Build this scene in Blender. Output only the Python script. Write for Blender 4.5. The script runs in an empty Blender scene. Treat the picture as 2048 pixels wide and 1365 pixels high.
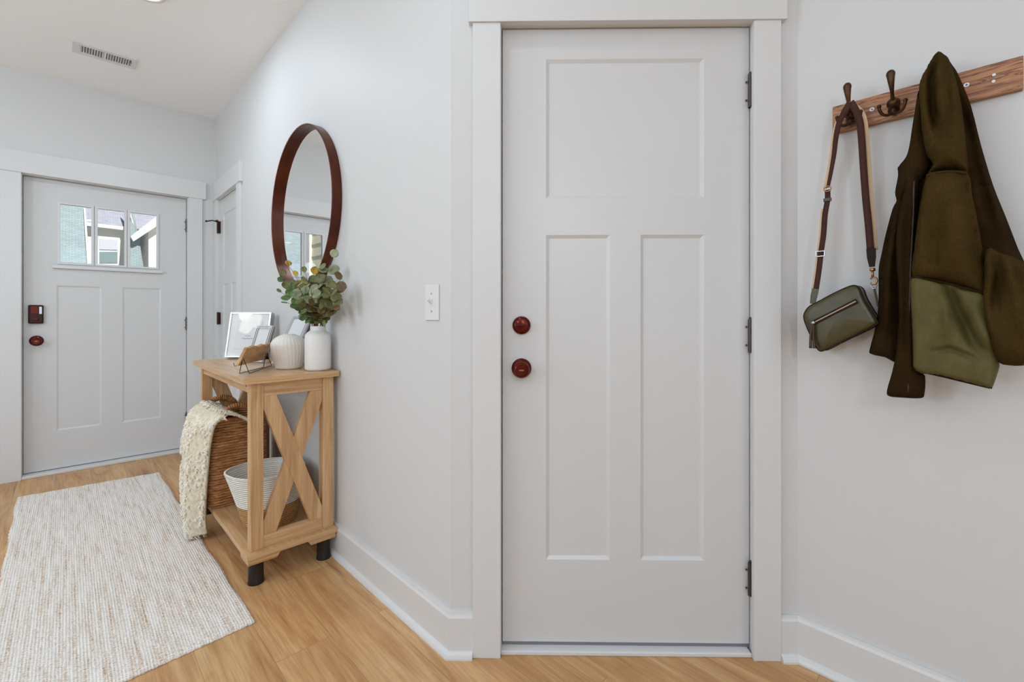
import bpy, bmesh, math, random
from mathutils import Vector, Matrix
from mathutils.geometry import delaunay_2d_cdt

R = math.radians
PI = math.pi
random.seed(11)
C = bpy.context.scene.collection
SC = bpy.context.scene

# ------------------------------------------------------------------ camera
# hall axes: +Y towards the front door, +X towards the mirror wall, floor Z = 0
YAW, FPX, HZ, CH = R(44.2), 915.0, 630.0, 1.11
CS, SN = math.cos(YAW), math.sin(YAW)
cd = bpy.data.cameras.new('camera')
cam = bpy.data.objects.new('camera', cd)
C.objects.link(cam)
cam.location = (0, 0, CH)
cam.rotation_euler = (PI / 2, 0, -YAW)
cd.sensor_width = 36.0
cd.lens = FPX / 2048 * 36
cd.shift_y = -(682.5 - HZ) / 2048
cd.clip_start = 0.05
cd.clip_end = 200
SC.camera = cam

# ------------------------------------------------------------------ light
SC.view_settings.view_transform = 'Standard'
SC.view_settings.look = 'None'
SC.view_settings.exposure = -0.06
SC.view_settings.gamma = 1.0
SC.view_settings.use_curve_mapping = False
SC.cycles.max_bounces = 14
SC.cycles.diffuse_bounces = 8
SC.cycles.glossy_bounces = 6
SC.cycles.transparent_max_bounces = 12
SC.cycles.caustics_reflective = False
SC.cycles.caustics_refractive = False
SC.cycles.sample_clamp_indirect = 6.0

world = bpy.data.worlds.new('sky')
SC.world = world
world.use_nodes = True
wn = world.node_tree
bgn = wn.nodes['Background']
skn = wn.nodes.new('ShaderNodeTexSky')
skn.sky_type = 'HOSEK_WILKIE'
skn.turbidity = 4.0
skn.ground_albedo = 0.4
skn.sun_direction = (-0.1, -0.6, 0.79)
wn.links.new(skn.outputs['Color'], bgn.inputs['Color'])
bgn.inputs['Strength'].default_value = 1.5


def light(name, kind, loc, rot, energy, color=(1, 1, 1), size=None, size_y=None, spread=None):
    d = bpy.data.lights.new(name, kind)
    d.energy = energy
    d.color = color
    if kind == 'AREA':
        if size_y:
            d.shape = 'RECTANGLE'
            d.size, d.size_y = size, size_y
        else:
            d.shape = 'DISK'
            d.size = size
        if spread:
            d.spread = spread
    elif kind == 'SUN':
        d.angle = R(0.6)
    elif size:
        d.shadow_soft_size = size
    o = bpy.data.objects.new(name, d)
    o.location = loc
    o.rotation_euler = rot
    C.objects.link(o)
    return o


light('sun', 'SUN', (0, -5, 20), (R(38), 0, R(12)), 6.0, (1, 0.97, 0.92))
light('dining_window_daylight', 'AREA', (-3.85, 2.2, 1.55), (0, R(-90), 0), 49, (0.735, 0.90, 1.02), 1.7, 2.6)
light('added_back_daylight', 'AREA', (-1.0, -3.85, 1.45), (R(90), 0, 0), 35, (0.72, 0.905, 1.06), 3.6, 2.1)  # added daylight panel behind the camera for flat soft light
# two unseen fill lights added to lift ceiling and walls, then the dining chandelier
light('added_fill_bulb', 'POINT', (-0.9, -1.5, 2.05), (0, 0, 0), 36, (0.755, 0.91, 1.07), 0.11)
light('added_fill_bulb', 'POINT', (-1.7, -0.2, 2.05), (0, 0, 0), 28, (0.755, 0.91, 1.07), 0.11)
light('chandelier_bulbs', 'POINT', (-1.69, 2.39, 2.16), (0, 0, 0), 46, (0.74, 0.91, 1.06), 0.10)

# ------------------------------------------------------------------ pixel -> point helpers


def ray(px, py):
    r = (px - 1024) / FPX
    return Vector((r * CS + SN, -r * SN + CS, (HZ - py) / FPX))


def onX(px, py, X):
    d = ray(px, py)
    return Vector((0, 0, CH)) + d * (X / d.x)


def onY(px, py, Y):
    d = ray(px, py)
    return Vector((0, 0, CH)) + d * (Y / d.y)


def onZ(px, py, Z):
    d = ray(px, py)
    return Vector((0, 0, CH)) + d * ((Z - CH) / d.z)


# ------------------------------------------------------------------ materials
def lin(c):
    return tuple(((v / 255) / 12.92 if v / 255 <= 0.04045 else (((v / 255) + 0.055) / 1.055) ** 2.4) for v in c) + (1,)


def newmat(name):
    m = bpy.data.materials.new(name)
    m.use_nodes = True
    return m, m.node_tree, m.node_tree.nodes['Principled BSDF']


def setp(b, **k):
    names = dict(col='Base Color', rough='Roughness', metal='Metallic', coat='Coat Weight', coatr='Coat Roughness',
                 ior='IOR', spec='Specular IOR Level', em='Emission Color', ems='Emission Strength', sheen='Sheen Weight',
                 coatior='Coat IOR')
    for a, v in k.items():
        b.inputs[names[a]].default_value = v


def coords(nt, scale=(1, 1, 1), rot=(0, 0, 0), loc=(0, 0, 0)):
    tc = nt.nodes.new('ShaderNodeTexCoord')
    mp = nt.nodes.new('ShaderNodeMapping')
    mp.inputs['Scale'].default_value = scale
    mp.inputs['Rotation'].default_value = rot
    mp.inputs['Location'].default_value = loc
    nt.links.new(tc.outputs['Object'], mp.inputs['Vector'])
    return mp.outputs['Vector']


def noise(nt, vec, scale, detail=4, rough=0.5, dist=0.0):
    n = nt.nodes.new('ShaderNodeTexNoise')
    n.inputs['Scale'].default_value = scale
    n.inputs['Detail'].default_value = detail
    n.inputs['Roughness'].default_value = rough
    n.inputs['Distortion'].default_value = dist
    if vec is not None:
        nt.links.new(vec, n.inputs['Vector'])
    return n.outputs['Fac']


def ramp(nt, fac, stops):
    r = nt.nodes.new('ShaderNodeValToRGB')
    e = r.color_ramp.elements
    e[0].position, e[0].color = stops[0]
    e[1].position, e[1].color = stops[-1]
    for p, c in stops[1:-1]:
        x = e.new(p)
        x.color = c
    nt.links.new(fac, r.inputs['Fac'])
    return r.outputs['Color']


def mix(nt, a, b, fac, mode='MIX'):
    m = nt.nodes.new('ShaderNodeMix')
    m.data_type = 'RGBA'
    m.blend_type = mode
    for s, v in ((6, a), (7, b)):
        if isinstance(v, tuple):
            m.inputs[s].default_value = v
        else:
            nt.links.new(v, m.inputs[s])
    if isinstance(fac, (int, float)):
        m.inputs[0].default_value = fac
    else:
        nt.links.new(fac, m.inputs[0])
    return m.outputs[2]


def bump(nt, b, h, strength=0.3, dist=0.01):
    n = nt.nodes.new('ShaderNodeBump')
    n.inputs['Strength'].default_value = strength
    n.inputs['Distance'].default_value = dist
    nt.links.new(h, n.inputs['Height'])
    nt.links.new(n.outputs['Normal'], b.inputs['Normal'])


def flat(name, col, rough=0.5, metal=0.0, bscale=0, bstr=0.15, bdist=0.002, **k):
    m, nt, b = newmat(name)
    setp(b, col=lin(col), rough=rough, metal=metal, **k)
    if bscale:
        bump(nt, b, noise(nt, coords(nt), bscale, 5), bstr, bdist)
    return m


def two_tone(name, c1, c2, scale, rough=0.5, metal=0.0, stretch=(1, 1, 1), bstr=0.1, bdist=0.002, detail=5, lo=0.35, hi=0.65, **k):
    m, nt, b = newmat(name)
    v = coords(nt, stretch)
    f = noise(nt, v, scale, detail, 0.6)
    nt.links.new(ramp(nt, f, [(lo, lin(c1)), (hi, lin(c2))]), b.inputs['Base Color'])
    setp(b, rough=rough, metal=metal, **k)
    if bstr:
        bump(nt, b, f, bstr, bdist)
    return m


def wood_lines(name, axis, dark, mid, light_, scale=1.0, rough=0.5, ringmix=0.6):
    m = wood(name, axis, dark, mid, light_, scale, rough, ringmix)
    for n in m.node_tree.nodes:
        if n.type == 'VALTORGB' and len(n.color_ramp.elements) == 3:
            e = n.color_ramp.elements
            for q, p in zip(e, (0.18, 0.34, 0.42)):
                q.position = p
            for p, c in ((0.465, dark), (0.485, mid), (0.56, light_), (0.60, dark), (0.62, mid), (0.72, light_), (0.75, dark), (0.78, mid)):
                x = e.new(p)
                x.color = lin(c)
            break
    return m


def wood(name, axis, dark, mid, light_, scale=1.0, rough=0.5, ringmix=0.6):
    m, nt, b = newmat(name)
    st = [26, 26, 26]
    st[axis] = 1.6
    v = coords(nt, tuple(s * scale for s in st))
    f1 = noise(nt, v, 1.0, 6, 0.62, 1.2)
    st2 = [150, 150, 150]
    st2[axis] = 5
    f2 = noise(nt, coords(nt, tuple(s * scale for s in st2)), 1.0, 3, 0.6)
    base = ramp(nt, f1, [(0.28, lin(dark)), (0.5, lin(mid)), (0.74, lin(light_))])
    fine = ramp(nt, f2, [(0.35, (0.72, 0.68, 0.62, 1)), (0.6, (1, 1, 1, 1))])
    col = mix(nt, base, fine, ringmix, 'MULTIPLY')
    nt.links.new(col, b.inputs['Base Color'])
    setp(b, rough=rough)
    bump(nt, b, f2, 0.12, 0.001)
    return m


M = {}
M['wall'] = flat('wall_paint', (206, 206, 206), 0.55, bscale=180, bstr=0.04, bdist=0.001)
M['ceil'] = flat('ceiling_paint', (242, 242, 242), 0.7, bscale=150, bstr=0.05, bdist=0.001)
M['trim'] = flat('trim_paint', (211, 211, 211), 0.32)
M['door'] = flat('door_paint', (205, 205, 205), 0.36, bscale=60, bstr=0.02, bdist=0.001)
M['white_plastic'] = flat('white_plastic', (217, 217, 217), 0.3)
M['ceramic'] = flat('white_ceramic', (226, 224, 222), 0.38, bscale=90, bstr=0.03, bdist=0.001)
M['ceramic_matte'] = flat('matte_ceramic', (222, 216, 209), 0.6, bscale=120, bstr=0.05, bdist=0.001)
M['bronze'] = flat('oil_rubbed_bronze', (92, 22, 9), 0.22, 0.65)
M['bronze_dark'] = flat('dark_bronze', (52, 24, 14), 0.3, 0.6)
M['hook_bronze'] = two_tone('hook_bronze', (44, 28, 14), (86, 50, 20), 18, 0.36, 0.6)
M['mirror_frame'] = two_tone('mirror_frame_metal', (74, 22, 8), (98, 46, 20), 5, 0.34, 0.5, bstr=0)
M['hinge'] = flat('hinge_metal', (84, 76, 74), 0.4, 0.7)
M['steel'] = flat('brushed_steel', (190, 190, 192), 0.3, 0.9)
M['brass'] = flat('antique_brass', (176, 132, 90), 0.3, 0.9)
M['black_metal'] = flat('black_wire', (28, 26, 26), 0.4, 0.5)
M['foot'] = flat('dark_foot_metal', (34, 27, 22), 0.35, 0.3)
M['dark'] = flat('dark_slot', (18, 16, 15), 0.8)
M['grey_slot'] = flat('grey_slot', (120, 120, 122), 0.8)
M['silver'] = flat('silver_frame', (196, 200, 206), 0.22, 0.85)
M['frame_back'] = flat('frame_side_brown', (96, 44, 30), 0.35)
M['oak_x'] = wood('oak_grain_across', 0, (176, 134, 92), (202, 162, 116), (218, 182, 138))
M['oak_y'] = wood('oak_grain_along', 1, (176, 134, 92), (202, 162, 116), (218, 182, 138))
M['oak_z'] = wood('oak_grain_upright', 2, (176, 134, 92), (202, 162, 116), (218, 182, 138))
M['oak_top'] = wood('oak_top_grain', 1, (176, 134, 92), (202, 162, 116), (218, 182, 138), rough=0.3)
M['rack'] = wood_lines('rack_wood', 1, (92, 50, 30), (164, 108, 72), (186, 134, 92), 1.5, 0.45, 0.6)
M['plaque'] = two_tone('plaque_wood', (176, 136, 92), (212, 176, 130), 9, 0.6, 0, (1, 1, 4))
M['cream_strap'] = flat('cream_webbing', (214, 184, 150), 0.8, bscale=600, bstr=0.3)
M['brown_strap'] = flat('brown_webbing', (62, 25, 13), 0.8, bscale=600, bstr=0.3)
M['leather'] = two_tone('olive_leather', (56, 49, 21), (72, 63, 29), 30, 0.36, 0, bstr=0.12, bdist=0.001)
M['leather_dark'] = flat('dark_leather', (34, 24, 15), 0.65, spec=0.2)
M['tassel'] = flat('tassel_leather', (58, 38, 20), 0.5)
M['stem'] = flat('plant_stem', (112, 84, 50), 0.6)

# fleece and nylon
def fleece(name, c1, c2, bd=0.004):
    m, nt, b = newmat(name)
    v = coords(nt)
    f = noise(nt, v, 300, 4, 0.7)
    g = noise(nt, v, 9, 3, 0.5)
    col = ramp(nt, g, [(0.3, lin(c1)), (0.7, lin(c2))])
    fine = ramp(nt, f, [(0.3, (0.62, 0.6, 0.55, 1)), (0.7, (1.25, 1.2, 1.1, 1))])
    nt.links.new(mix(nt, col, fine, 0.8, 'MULTIPLY'), b.inputs['Base Color'])
    setp(b, rough=0.95, spec=0.04)
    bump(nt, b, f, 0.65, bd)
    return m


M['fleece'] = fleece('olive_fleece', (60, 45, 21), (76, 61, 31))
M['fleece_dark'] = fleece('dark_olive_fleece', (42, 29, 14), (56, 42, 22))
M['nylon'] = two_tone('olive_nylon', (80, 73, 38), (92, 84, 48), 40, 0.72, 0, (1, 1, 0.5), 0.35, 0.003, spec=0.25)
M['zip'] = flat('zip_tape', (48, 31, 20), 0.6)
M['zip_teeth'] = flat('zip_teeth_metal', (150, 122, 100), 0.4, 0.7)

# throw
m, nt, b = newmat('cream_knit')
v = coords(nt)
f = noise(nt, v, 60, 5, 0.7)
nt.links.new(ramp(nt, f, [(0.3, lin(((198, 182, 154)))), (0.65, lin((236, 226, 206)))]), b.inputs['Base Color'])
setp(b, rough=0.9)
bump(nt, b, f, 0.6, 0.006)
M['knit'] = m
M['tuft'] = two_tone('cream_tuft_yarn', (222, 212, 192), (244, 238, 226), 50, 0.9, 0, bstr=0.4, bdist=0.003)


# woven coils: horizontal bands by object Z
def coil(name, pitch, c1, c2, c3, vary=0.5, bd=0.004, split=None, low=None, rough=0.75, groove_shade=0.75):
    m, nt, b = newmat(name)
    tc = nt.nodes.new('ShaderNodeTexCoord')
    sx = nt.nodes.new('ShaderNodeSeparateXYZ')
    nt.links.new(tc.outputs['Object'], sx.inputs[0])
    nz = noise(nt, coords(nt), 12, 3, 0.5)
    add = nt.nodes.new('ShaderNodeMath')
    add.operation = 'MULTIPLY_ADD'
    nt.links.new(nz, add.inputs[0])
    add.inputs[1].default_value = pitch * 0.9 * vary
    nt.links.new(sx.outputs['Z'], add.inputs[2])
    mul = nt.nodes.new('ShaderNodeMath')
    mul.operation = 'MULTIPLY'
    mul.inputs[1].default_value = PI / pitch
    nt.links.new(add.outputs[0], mul.inputs[0])
    sn = nt.nodes.new('ShaderNodeMath')
    sn.operation = 'SINE'
    nt.links.new(mul.outputs[0], sn.inputs[0])
    ab = nt.nodes.new('ShaderNodeMath')
    ab.operation = 'ABSOLUTE'
    nt.links.new(sn.outputs[0], ab.inputs[0])
    st = coords(nt, (26, 26, 130))
    n2 = noise(nt, st, 1.0, 5, 0.7)
    base = ramp(nt, n2, [(0.3, lin(c1)), (0.5, lin(c2)), (0.72, lin(c3))])
    if low:
        lowc = ramp(nt, noise(nt, coords(nt, (120, 120, 200)), 1.0, 4, 0.7), [(0.3, lin(low[0])), (0.7, lin(low[1]))])
        gt = nt.nodes.new('ShaderNodeMath')
        gt.operation = 'LESS_THAN'
        gt.inputs[1].default_value = split
        nt.links.new(sx.outputs['Z'], gt.inputs[0])
        base = mix(nt, base, lowc, gt.outputs[0])
    gro = ramp(nt, ab.outputs[0], [(0.0, (groove_shade, groove_shade, groove_shade, 1)), (0.45, (1, 1, 1, 1))])  # shade between the coils painted into the weave colour
    base = mix(nt, base, gro, 1.0, 'MULTIPLY')
    nt.links.new(base, b.inputs['Base Color'])
    setp(b, rough=rough)
    h = nt.nodes.new('ShaderNodeMath')
    h.operation = 'MULTIPLY_ADD'
    nt.links.new(n2, h.inputs[0])
    h.inputs[1].default_value = 0.5
    nt.links.new(ab.outputs[0], h.inputs[2])
    bump(nt, b, h.outputs[0], 0.9, bd)
    return m


M['wicker'] = coil('wicker_weave', 0.0135, (126, 68, 32), (204, 138, 82), (242, 198, 142), 0.7, 0.008, groove_shade=0.22)
M['wicker_handle'] = two_tone('wicker_wrap', (140, 84, 44), (196, 140, 88), 40, 0.7, 0, (1, 1, 1), 0.5, 0.004)
M['rope'] = coil('cotton_rope_and_jute', 0.0092, (222, 216, 204), (234, 229, 220), (242, 238, 230), 0.05, 0.004, 0.096,
                 ((150, 104, 58), (206, 162, 106)))
M['jute'] = two_tone('jute_loop', (140, 96, 54), (190, 140, 88), 60, 0.8)

# floor planks
m, nt, b = newmat('plank_floor')
tc = nt.nodes.new('ShaderNodeTexCoord')
mp = nt.nodes.new('ShaderNodeMapping')
mp.inputs['Rotation'].default_value = (0, 0, R(90))
mp.inputs['Location'].default_value = (0.35, -0.298 + 0.178 * 8, 0)
nt.links.new(tc.outputs['Object'], mp.inputs['Vector'])
# rotated: u = -y.. planks run along hall Y


def bricks(c1, c2, mortar):
    bt = nt.nodes.new('ShaderNodeTexBrick')
    bt.offset = 0.37
    bt.inputs['Scale'].default_value = 1.0
    bt.inputs['Brick Width'].default_value = 1.22
    bt.inputs['Row Height'].default_value = 0.178
    bt.inputs['Mortar Size'].default_value = 0.0009
    bt.inputs['Mortar Smooth'].default_value = 0.2
    bt.inputs['Bias'].default_value = 0.0
    bt.inputs['Color1'].default_value = c1
    bt.inputs['Color2'].default_value = c2
    bt.inputs['Mortar'].default_value = mortar
    nt.links.new(mp.outputs['Vector'], bt.inputs['Vector'])
    return bt


bt = bricks((0, 0, 0, 1), (1, 1, 1, 1), (0.5, 0.5, 0.5, 1))
# per plank offset of grain
comb = nt.nodes.new('ShaderNodeVectorMath')
comb.operation = 'MULTIPLY_ADD'
nt.links.new(bt.outputs['Color'], comb.inputs[0])
comb.inputs[1].default_value = (7.0, 3.0, 5.0)
gm = nt.nodes.new('ShaderNodeMapping')
gm.inputs['Scale'].default_value = (11, 1.1, 1)
nt.links.new(tc.outputs['Object'], gm.inputs['Vector'])
nt.links.new(gm.outputs['Vector'], comb.inputs[2])
g1 = noise(nt, comb.outputs[0], 1.0, 7, 0.6, 1.4)
gm2 = nt.nodes.new('ShaderNodeMapping')
gm2.inputs['Scale'].default_value = (130, 4.5, 1)
nt.links.new(tc.outputs['Object'], gm2.inputs['Vector'])
g2 = noise(nt, gm2.outputs['Vector'], 1.0, 4, 0.6)
gm3 = nt.nodes.new('ShaderNodeMapping')
gm3.inputs['Scale'].default_value = (3.2, 0.9, 1)
nt.links.new(tc.outputs['Object'], gm3.inputs['Vector'])
g3 = noise(nt, gm3.outputs['Vector'], 1.0, 3, 0.5)
basec = ramp(nt, g1, [(0.26, lin((136, 90, 52))), (0.40, lin((188, 144, 98))), (0.55, lin((206, 166, 119))), (0.78, lin((222, 190, 148)))])
tone = ramp(nt, bt.outputs['Color'], [(0.0, (0.90, 0.87, 0.83, 1)), (1.0, (1.06, 1.05, 1.05, 1))])
c = mix(nt, basec, tone, 0.8, 'MULTIPLY')
finec = ramp(nt, g2, [(0.36, (0.74, 0.70, 0.64, 1)), (0.58, (1, 1, 1, 1))])
c = mix(nt, c, finec, 0.7, 'MULTIPLY')
warm = ramp(nt, g3, [(0.45, (1, 1, 1, 1)), (0.70, (0.92, 0.78, 0.62, 1))])
c = mix(nt, c, warm, 0.7, 'MULTIPLY')
inv = nt.nodes.new('ShaderNodeMath')
inv.operation = 'MULTIPLY'
inv.inputs[1].default_value = 0.5
nt.links.new(bt.outputs['Fac'], inv.inputs[0])
c = mix(nt, c, lin((80, 54, 32)), inv.outputs[0])
nt.links.new(c, b.inputs['Base Color'])
setp(b, rough=0.42, spec=0.4)
bump(nt, b, g2, 0.05, 0.001)
M['floor'] = m

# rug
m, nt, b = newmat('woven_rug')
v = coords(nt, (75, 3.0, 1))
f = noise(nt, v, 1.0, 5, 0.75)
v2 = coords(nt, (90, 120, 1))
f2 = noise(nt, v2, 1.0, 3, 0.7)
mm = nt.nodes.new('ShaderNodeMath')
mm.operation = 'MULTIPLY_ADD'
nt.links.new(f2, mm.inputs[0])
mm.inputs[1].default_value = 0.55
sc_ = nt.nodes.new('ShaderNodeMath')
sc_.operation = 'MULTIPLY'
sc_.inputs[1].default_value = 0.6
nt.links.new(f, sc_.inputs[0])
nt.links.new(sc_.outputs[0], mm.inputs[2])
col = ramp(nt, mm.outputs[0], [(0.42, lin((186, 146, 112))), (0.50, lin((220, 204, 188))), (0.60, lin((238, 232, 226))), (0.75, lin((246, 243, 240)))])
nt.links.new(col, b.inputs['Base Color'])
setp(b, rough=0.95, spec=0.1)
wv = nt.nodes.new('ShaderNodeTexWave')
wv.wave_type = 'BANDS'
wv.bands_direction = 'Y'
wv.inputs['Scale'].default_value = 34
wv.inputs['Distortion'].default_value = 3
wv.inputs['Detail'].default_value = 2
nt.links.new(coords(nt), wv.inputs['Vector'])
wv2 = nt.nodes.new('ShaderNodeTexWave')
wv2.bands_direction = 'X'
wv2.inputs['Scale'].default_value = 38
wv2.inputs['Distortion'].default_value = 1.5
nt.links.new(coords(nt), wv2.inputs['Vector'])
mh = nt.nodes.new('ShaderNodeMath')
mh.operation = 'MULTIPLY'
nt.links.new(wv.outputs['Fac'], mh.inputs[0])
nt.links.new(wv2.outputs['Fac'], mh.inputs[1])
mh2 = nt.nodes.new('ShaderNodeMath')
mh2.operation = 'ADD'
nt.links.new(mh.outputs[0], mh2.inputs[0])
nt.links.new(mm.outputs[0], mh2.inputs[1])
bump(nt, b, mh2.outputs[0], 0.7, 0.004)
M['rug'] = m

# mirror + glass
m, nt, b = newmat('mirror_glass')
setp(b, col=(0.9, 0.91, 0.91, 1), rough=0.0, metal=1.0)
M['mirror'] = m
m = bpy.data.materials.new('window_glass')
m.use_nodes = True
nt = m.node_tree
nt.nodes.clear()
out = nt.nodes.new('ShaderNodeOutputMaterial')
tr = nt.nodes.new('ShaderNodeBsdfTransparent')
gl = nt.nodes.new('ShaderNodeBsdfGlossy')
gl.inputs['Roughness'].default_value = 0.0
mx = nt.nodes.new('ShaderNodeMixShader')
mx.inputs[0].default_value = 0.03
nt.links.new(tr.outputs[0], mx.inputs[1])
nt.links.new(gl.outputs[0], mx.inputs[2])
nt.links.new(mx.outputs[0], out.inputs[0])
M['glass'] = m
M['picture'] = flat('glazed_picture', (212, 214, 217), 0.5, 0, coat=1.0, coatr=0.02, coatior=1.5)
M['mat_board'] = flat('glazed_mat_board', (216, 218, 220), 0.5, 0, coat=1.0, coatr=0.02, coatior=1.5)
M['print_ink'] = flat('print_ink', (96, 100, 112), 0.6)
m, nt, b = newmat('lamp_glow')
setp(b, col=(1, 1, 1, 1), em=(1, 0.95, 0.86, 1), ems=6.0)
M['glow'] = m
m, nt, b = newmat('shade_glow')
setp(b, col=(0.9, 0.9, 0.88, 1), em=(1, 0.93, 0.80, 1), ems=5.5)
M['shade'] = m


def leafmat(name, c1, c2):
    m, nt, b = newmat(name)
    f = noise(nt, coords(nt), 28, 3, 0.6)
    nt.links.new(ramp(nt, f, [(0.35, lin(c1)), (0.65, lin(c2))]), b.inputs['Base Color'])
    setp(b, rough=0.55)
    return m


M['leaf_a'] = leafmat('leaf_olive', (84, 88, 46), (124, 126, 76))
M['leaf_b'] = leafmat('leaf_sage', (118, 130, 98), (164, 170, 138))
M['leaf_c'] = leafmat('leaf_green', (72, 104, 56), (108, 136, 80))
M['leaf_backlit'] = leafmat('leaf_backlit_yellow', (176, 136, 30), (206, 178, 84))  # yellow paints in the daylight on backlit leaves
M['leaf_d'] = leafmat('leaf_brown', (82, 66, 30), (112, 92, 48))

# outside
def shingles(name, c1, c2):
    m, nt, b = newmat(name)
    tcn = nt.nodes.new('ShaderNodeTexCoord')
    mpn = nt.nodes.new('ShaderNodeMapping')
    nt.links.new(tcn.outputs['Object'], mpn.inputs['Vector'])
    btn = nt.nodes.new('ShaderNodeTexBrick')
    btn.inputs['Scale'].default_value = 1.0
    btn.inputs['Brick Width'].default_value = 0.17
    btn.inputs['Row Height'].default_value = 0.06
    btn.inputs['Mortar Size'].default_value = 0.008
    btn.inputs['Color1'].default_value = lin(c1)
    btn.inputs['Color2'].default_value = lin(c2)
    btn.inputs['Mortar'].default_value = lin(tuple(int(x * 0.86) for x in c1))
    nt.links.new(mpn.outputs['Vector'], btn.inputs['Vector'])
    nt.links.new(btn.outputs['Color'], b.inputs['Base Color'])
    setp(b, rough=0.9)
    return m


M['shingle'] = shingles('roof_shingles', (140, 160, 160), (160, 174, 184))
M['shingle_blue'] = shingles('roof_shingles_grey', (152, 156, 170), (174, 177, 190))
M['siding'] = flat('white_siding', (236, 236, 230), 0.6)
M['siding_cream'] = flat('cream_siding', (222, 220, 190), 0.6)
M['out_pane_reflect'] = flat('neighbour_window_reflection', (214, 216, 226), 0.2)  # pale light reflection painted into the upper pane
M['out_pane'] = flat('neighbour_window_pane', (130, 150, 150), 0.1)
M['lawn'] = two_tone('driveway_concrete', (170, 168, 164), (190, 188, 184), 3, 0.9)


# ------------------------------------------------------------------ mesh builder
class MB:
    def __init__(self):
        self.v, self.f = [], []

    def add(self, vs, fs):
        o = len(self.v)
        self.v += [Vector(p) for p in vs]
        self.f += [[i + o for i in q] for q in fs]
        return self

    def box(self, x0, x1, y0, y1, z0, z1):
        x0, x1 = min(x0, x1), max(x0, x1)
        y0, y1 = min(y0, y1), max(y0, y1)
        z0, z1 = min(z0, z1), max(z0, z1)
        return self.add([(x0, y0, z0), (x1, y0, z0), (x1, y1, z0), (x0, y1, z0), (x0, y0, z1), (x1, y0, z1), (x1, y1, z1), (x0, y1, z1)],
                        [(0, 3, 2, 1), (4, 5, 6, 7), (0, 1, 5, 4), (1, 2, 6, 5), (2, 3, 7, 6), (3, 0, 4, 7)])

    def prism(self, pts, d):
        """closed polygon pts (3d) extruded by vector d"""
        n = len(pts)
        d = Vector(d)
        vs = [Vector(p) for p in pts] + [Vector(p) + d for p in pts]
        fs = [list(range(n))[::-1], list(range(n, 2 * n))]
        fs += [(i, (i + 1) % n, n + (i + 1) % n, n + i) for i in range(n)]
        return self.add(vs, fs)

    def lathe(self, prof, c=(0, 0, 0), n=32, axis='z', rib=None):
        """prof: (radius, height) list"""
        c = Vector(c)
        vs, fs = [], []
        for r, h in prof:
            for k in range(n):
                a = 2 * PI * k / n
                rr = r * (1 + (rib(a, h) if rib else 0))
                p = (rr * math.cos(a), rr * math.sin(a), h)
                if axis == 'x':
                    p = (p[2], p[0], p[1])
                elif axis == 'y':
                    p = (p[0], p[2], p[1])
                vs.append(c + Vector(p))
        for i in range(len(prof) - 1):
            for k in range(n):
                a, b2 = i * n + k, i * n + (k + 1) % n
                fs.append((a, b2, b2 + n, a + n))
        fs.append(list(range(n))[::-1])
        fs.append([(len(prof) - 1) * n + k for k in range(n)])
        return self.add(vs, fs)

    def tube(self, path, r, n=8, closed=False, flatten=None):
        path = [Vector(p) for p in path]
        rs = r if isinstance(r, (list, tuple)) else [r] * len(path)
        m = len(path)
        vs, fs = [], []
        up = None
        for i, p in enumerate(path):
            if closed:
                t = path[(i + 1) % m] - path[i - 1]
            else:
                t = path[min(i + 1, m - 1)] - path[max(i - 1, 0)]
            t.normalize()
            if up is None:
                up = t.orthogonal().normalized()
            up = (up - t * up.dot(t))
            if up.length < 1e-6:
                up = t.orthogonal()
            up.normalize()
            s = t.cross(up)
            for k in range(n):
                a = 2 * PI * k / n
                vs.append(p + (up * math.cos(a) + s * math.sin(a)) * rs[i])
        rng = m if closed else m - 1
        for i in range(rng):
            for k in range(n):
                a, b2 = i * n + k, i * n + (k + 1) % n
                j = ((i + 1) % m) * n
                fs.append((a, b2, j + (k + 1) % n, j + k))
        if not closed:
            fs.append(list(range(n))[::-1])
            fs.append([(m - 1) * n + k for k in range(n)])
        return self.add(vs, fs)

    def ball(self, c, r, n=12, sq=(1, 1, 1)):
        prof = []
        for i in range(n + 1):
            a = -PI / 2 + PI * i / n
            prof.append((max(r * math.cos(a), r * 0.02), r * math.sin(a)))
        c = Vector(c)
        o = len(self.v)
        self.lathe(prof, (0, 0, 0), 2 * n)
        for i in range(o, len(self.v)):
            p = self.v[i]
            self.v[i] = Vector((p.x * sq[0], p.y * sq[1], p.z * sq[2])) + c
        return self

    def build(self, name, mat, parent=None, smooth=False, bevel=0, seg=2, M4=None, world=False, sub=0, angle=None):
        me = bpy.data.meshes.new(name)
        vs = self.v
        if M4 is not None:
            vs = [M4 @ p for p in vs]
        if world and parent is not None:
            mw = chain(parent).inverted()
            vs = [mw @ p for p in vs]
        me.from_pydata([tuple(p) for p in vs], [], self.f)
        bm = bmesh.new()
        bm.from_mesh(me)
        bmesh.ops.recalc_face_normals(bm, faces=bm.faces)
        bm.to_mesh(me)
        bm.free()
        me.update()
        if mat is not None:
            me.materials.append(M[mat] if isinstance(mat, str) else mat)
        o = bpy.data.objects.new(name, me)
        C.objects.link(o)
        if parent is not None:
            o.parent = parent
        if smooth:
            for p in me.polygons:
                p.use_smooth = True
            if angle:
                me.set_sharp_from_angle(angle=R(angle))
        if bevel:
            mod = o.modifiers.new('bevel', 'BEVEL')
            mod.width = bevel
            mod.segments = seg
            mod.limit_method = 'ANGLE'
            mod.angle_limit = R(40)
        if sub:
            mod = o.modifiers.new('sub', 'SUBSURF')
            mod.levels = mod.render_levels = sub
        return o


def chain(o):
    m = o.matrix_basis.copy()
    while o.parent is not None:
        o = o.parent
        m = o.matrix_basis @ m
    return m


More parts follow.
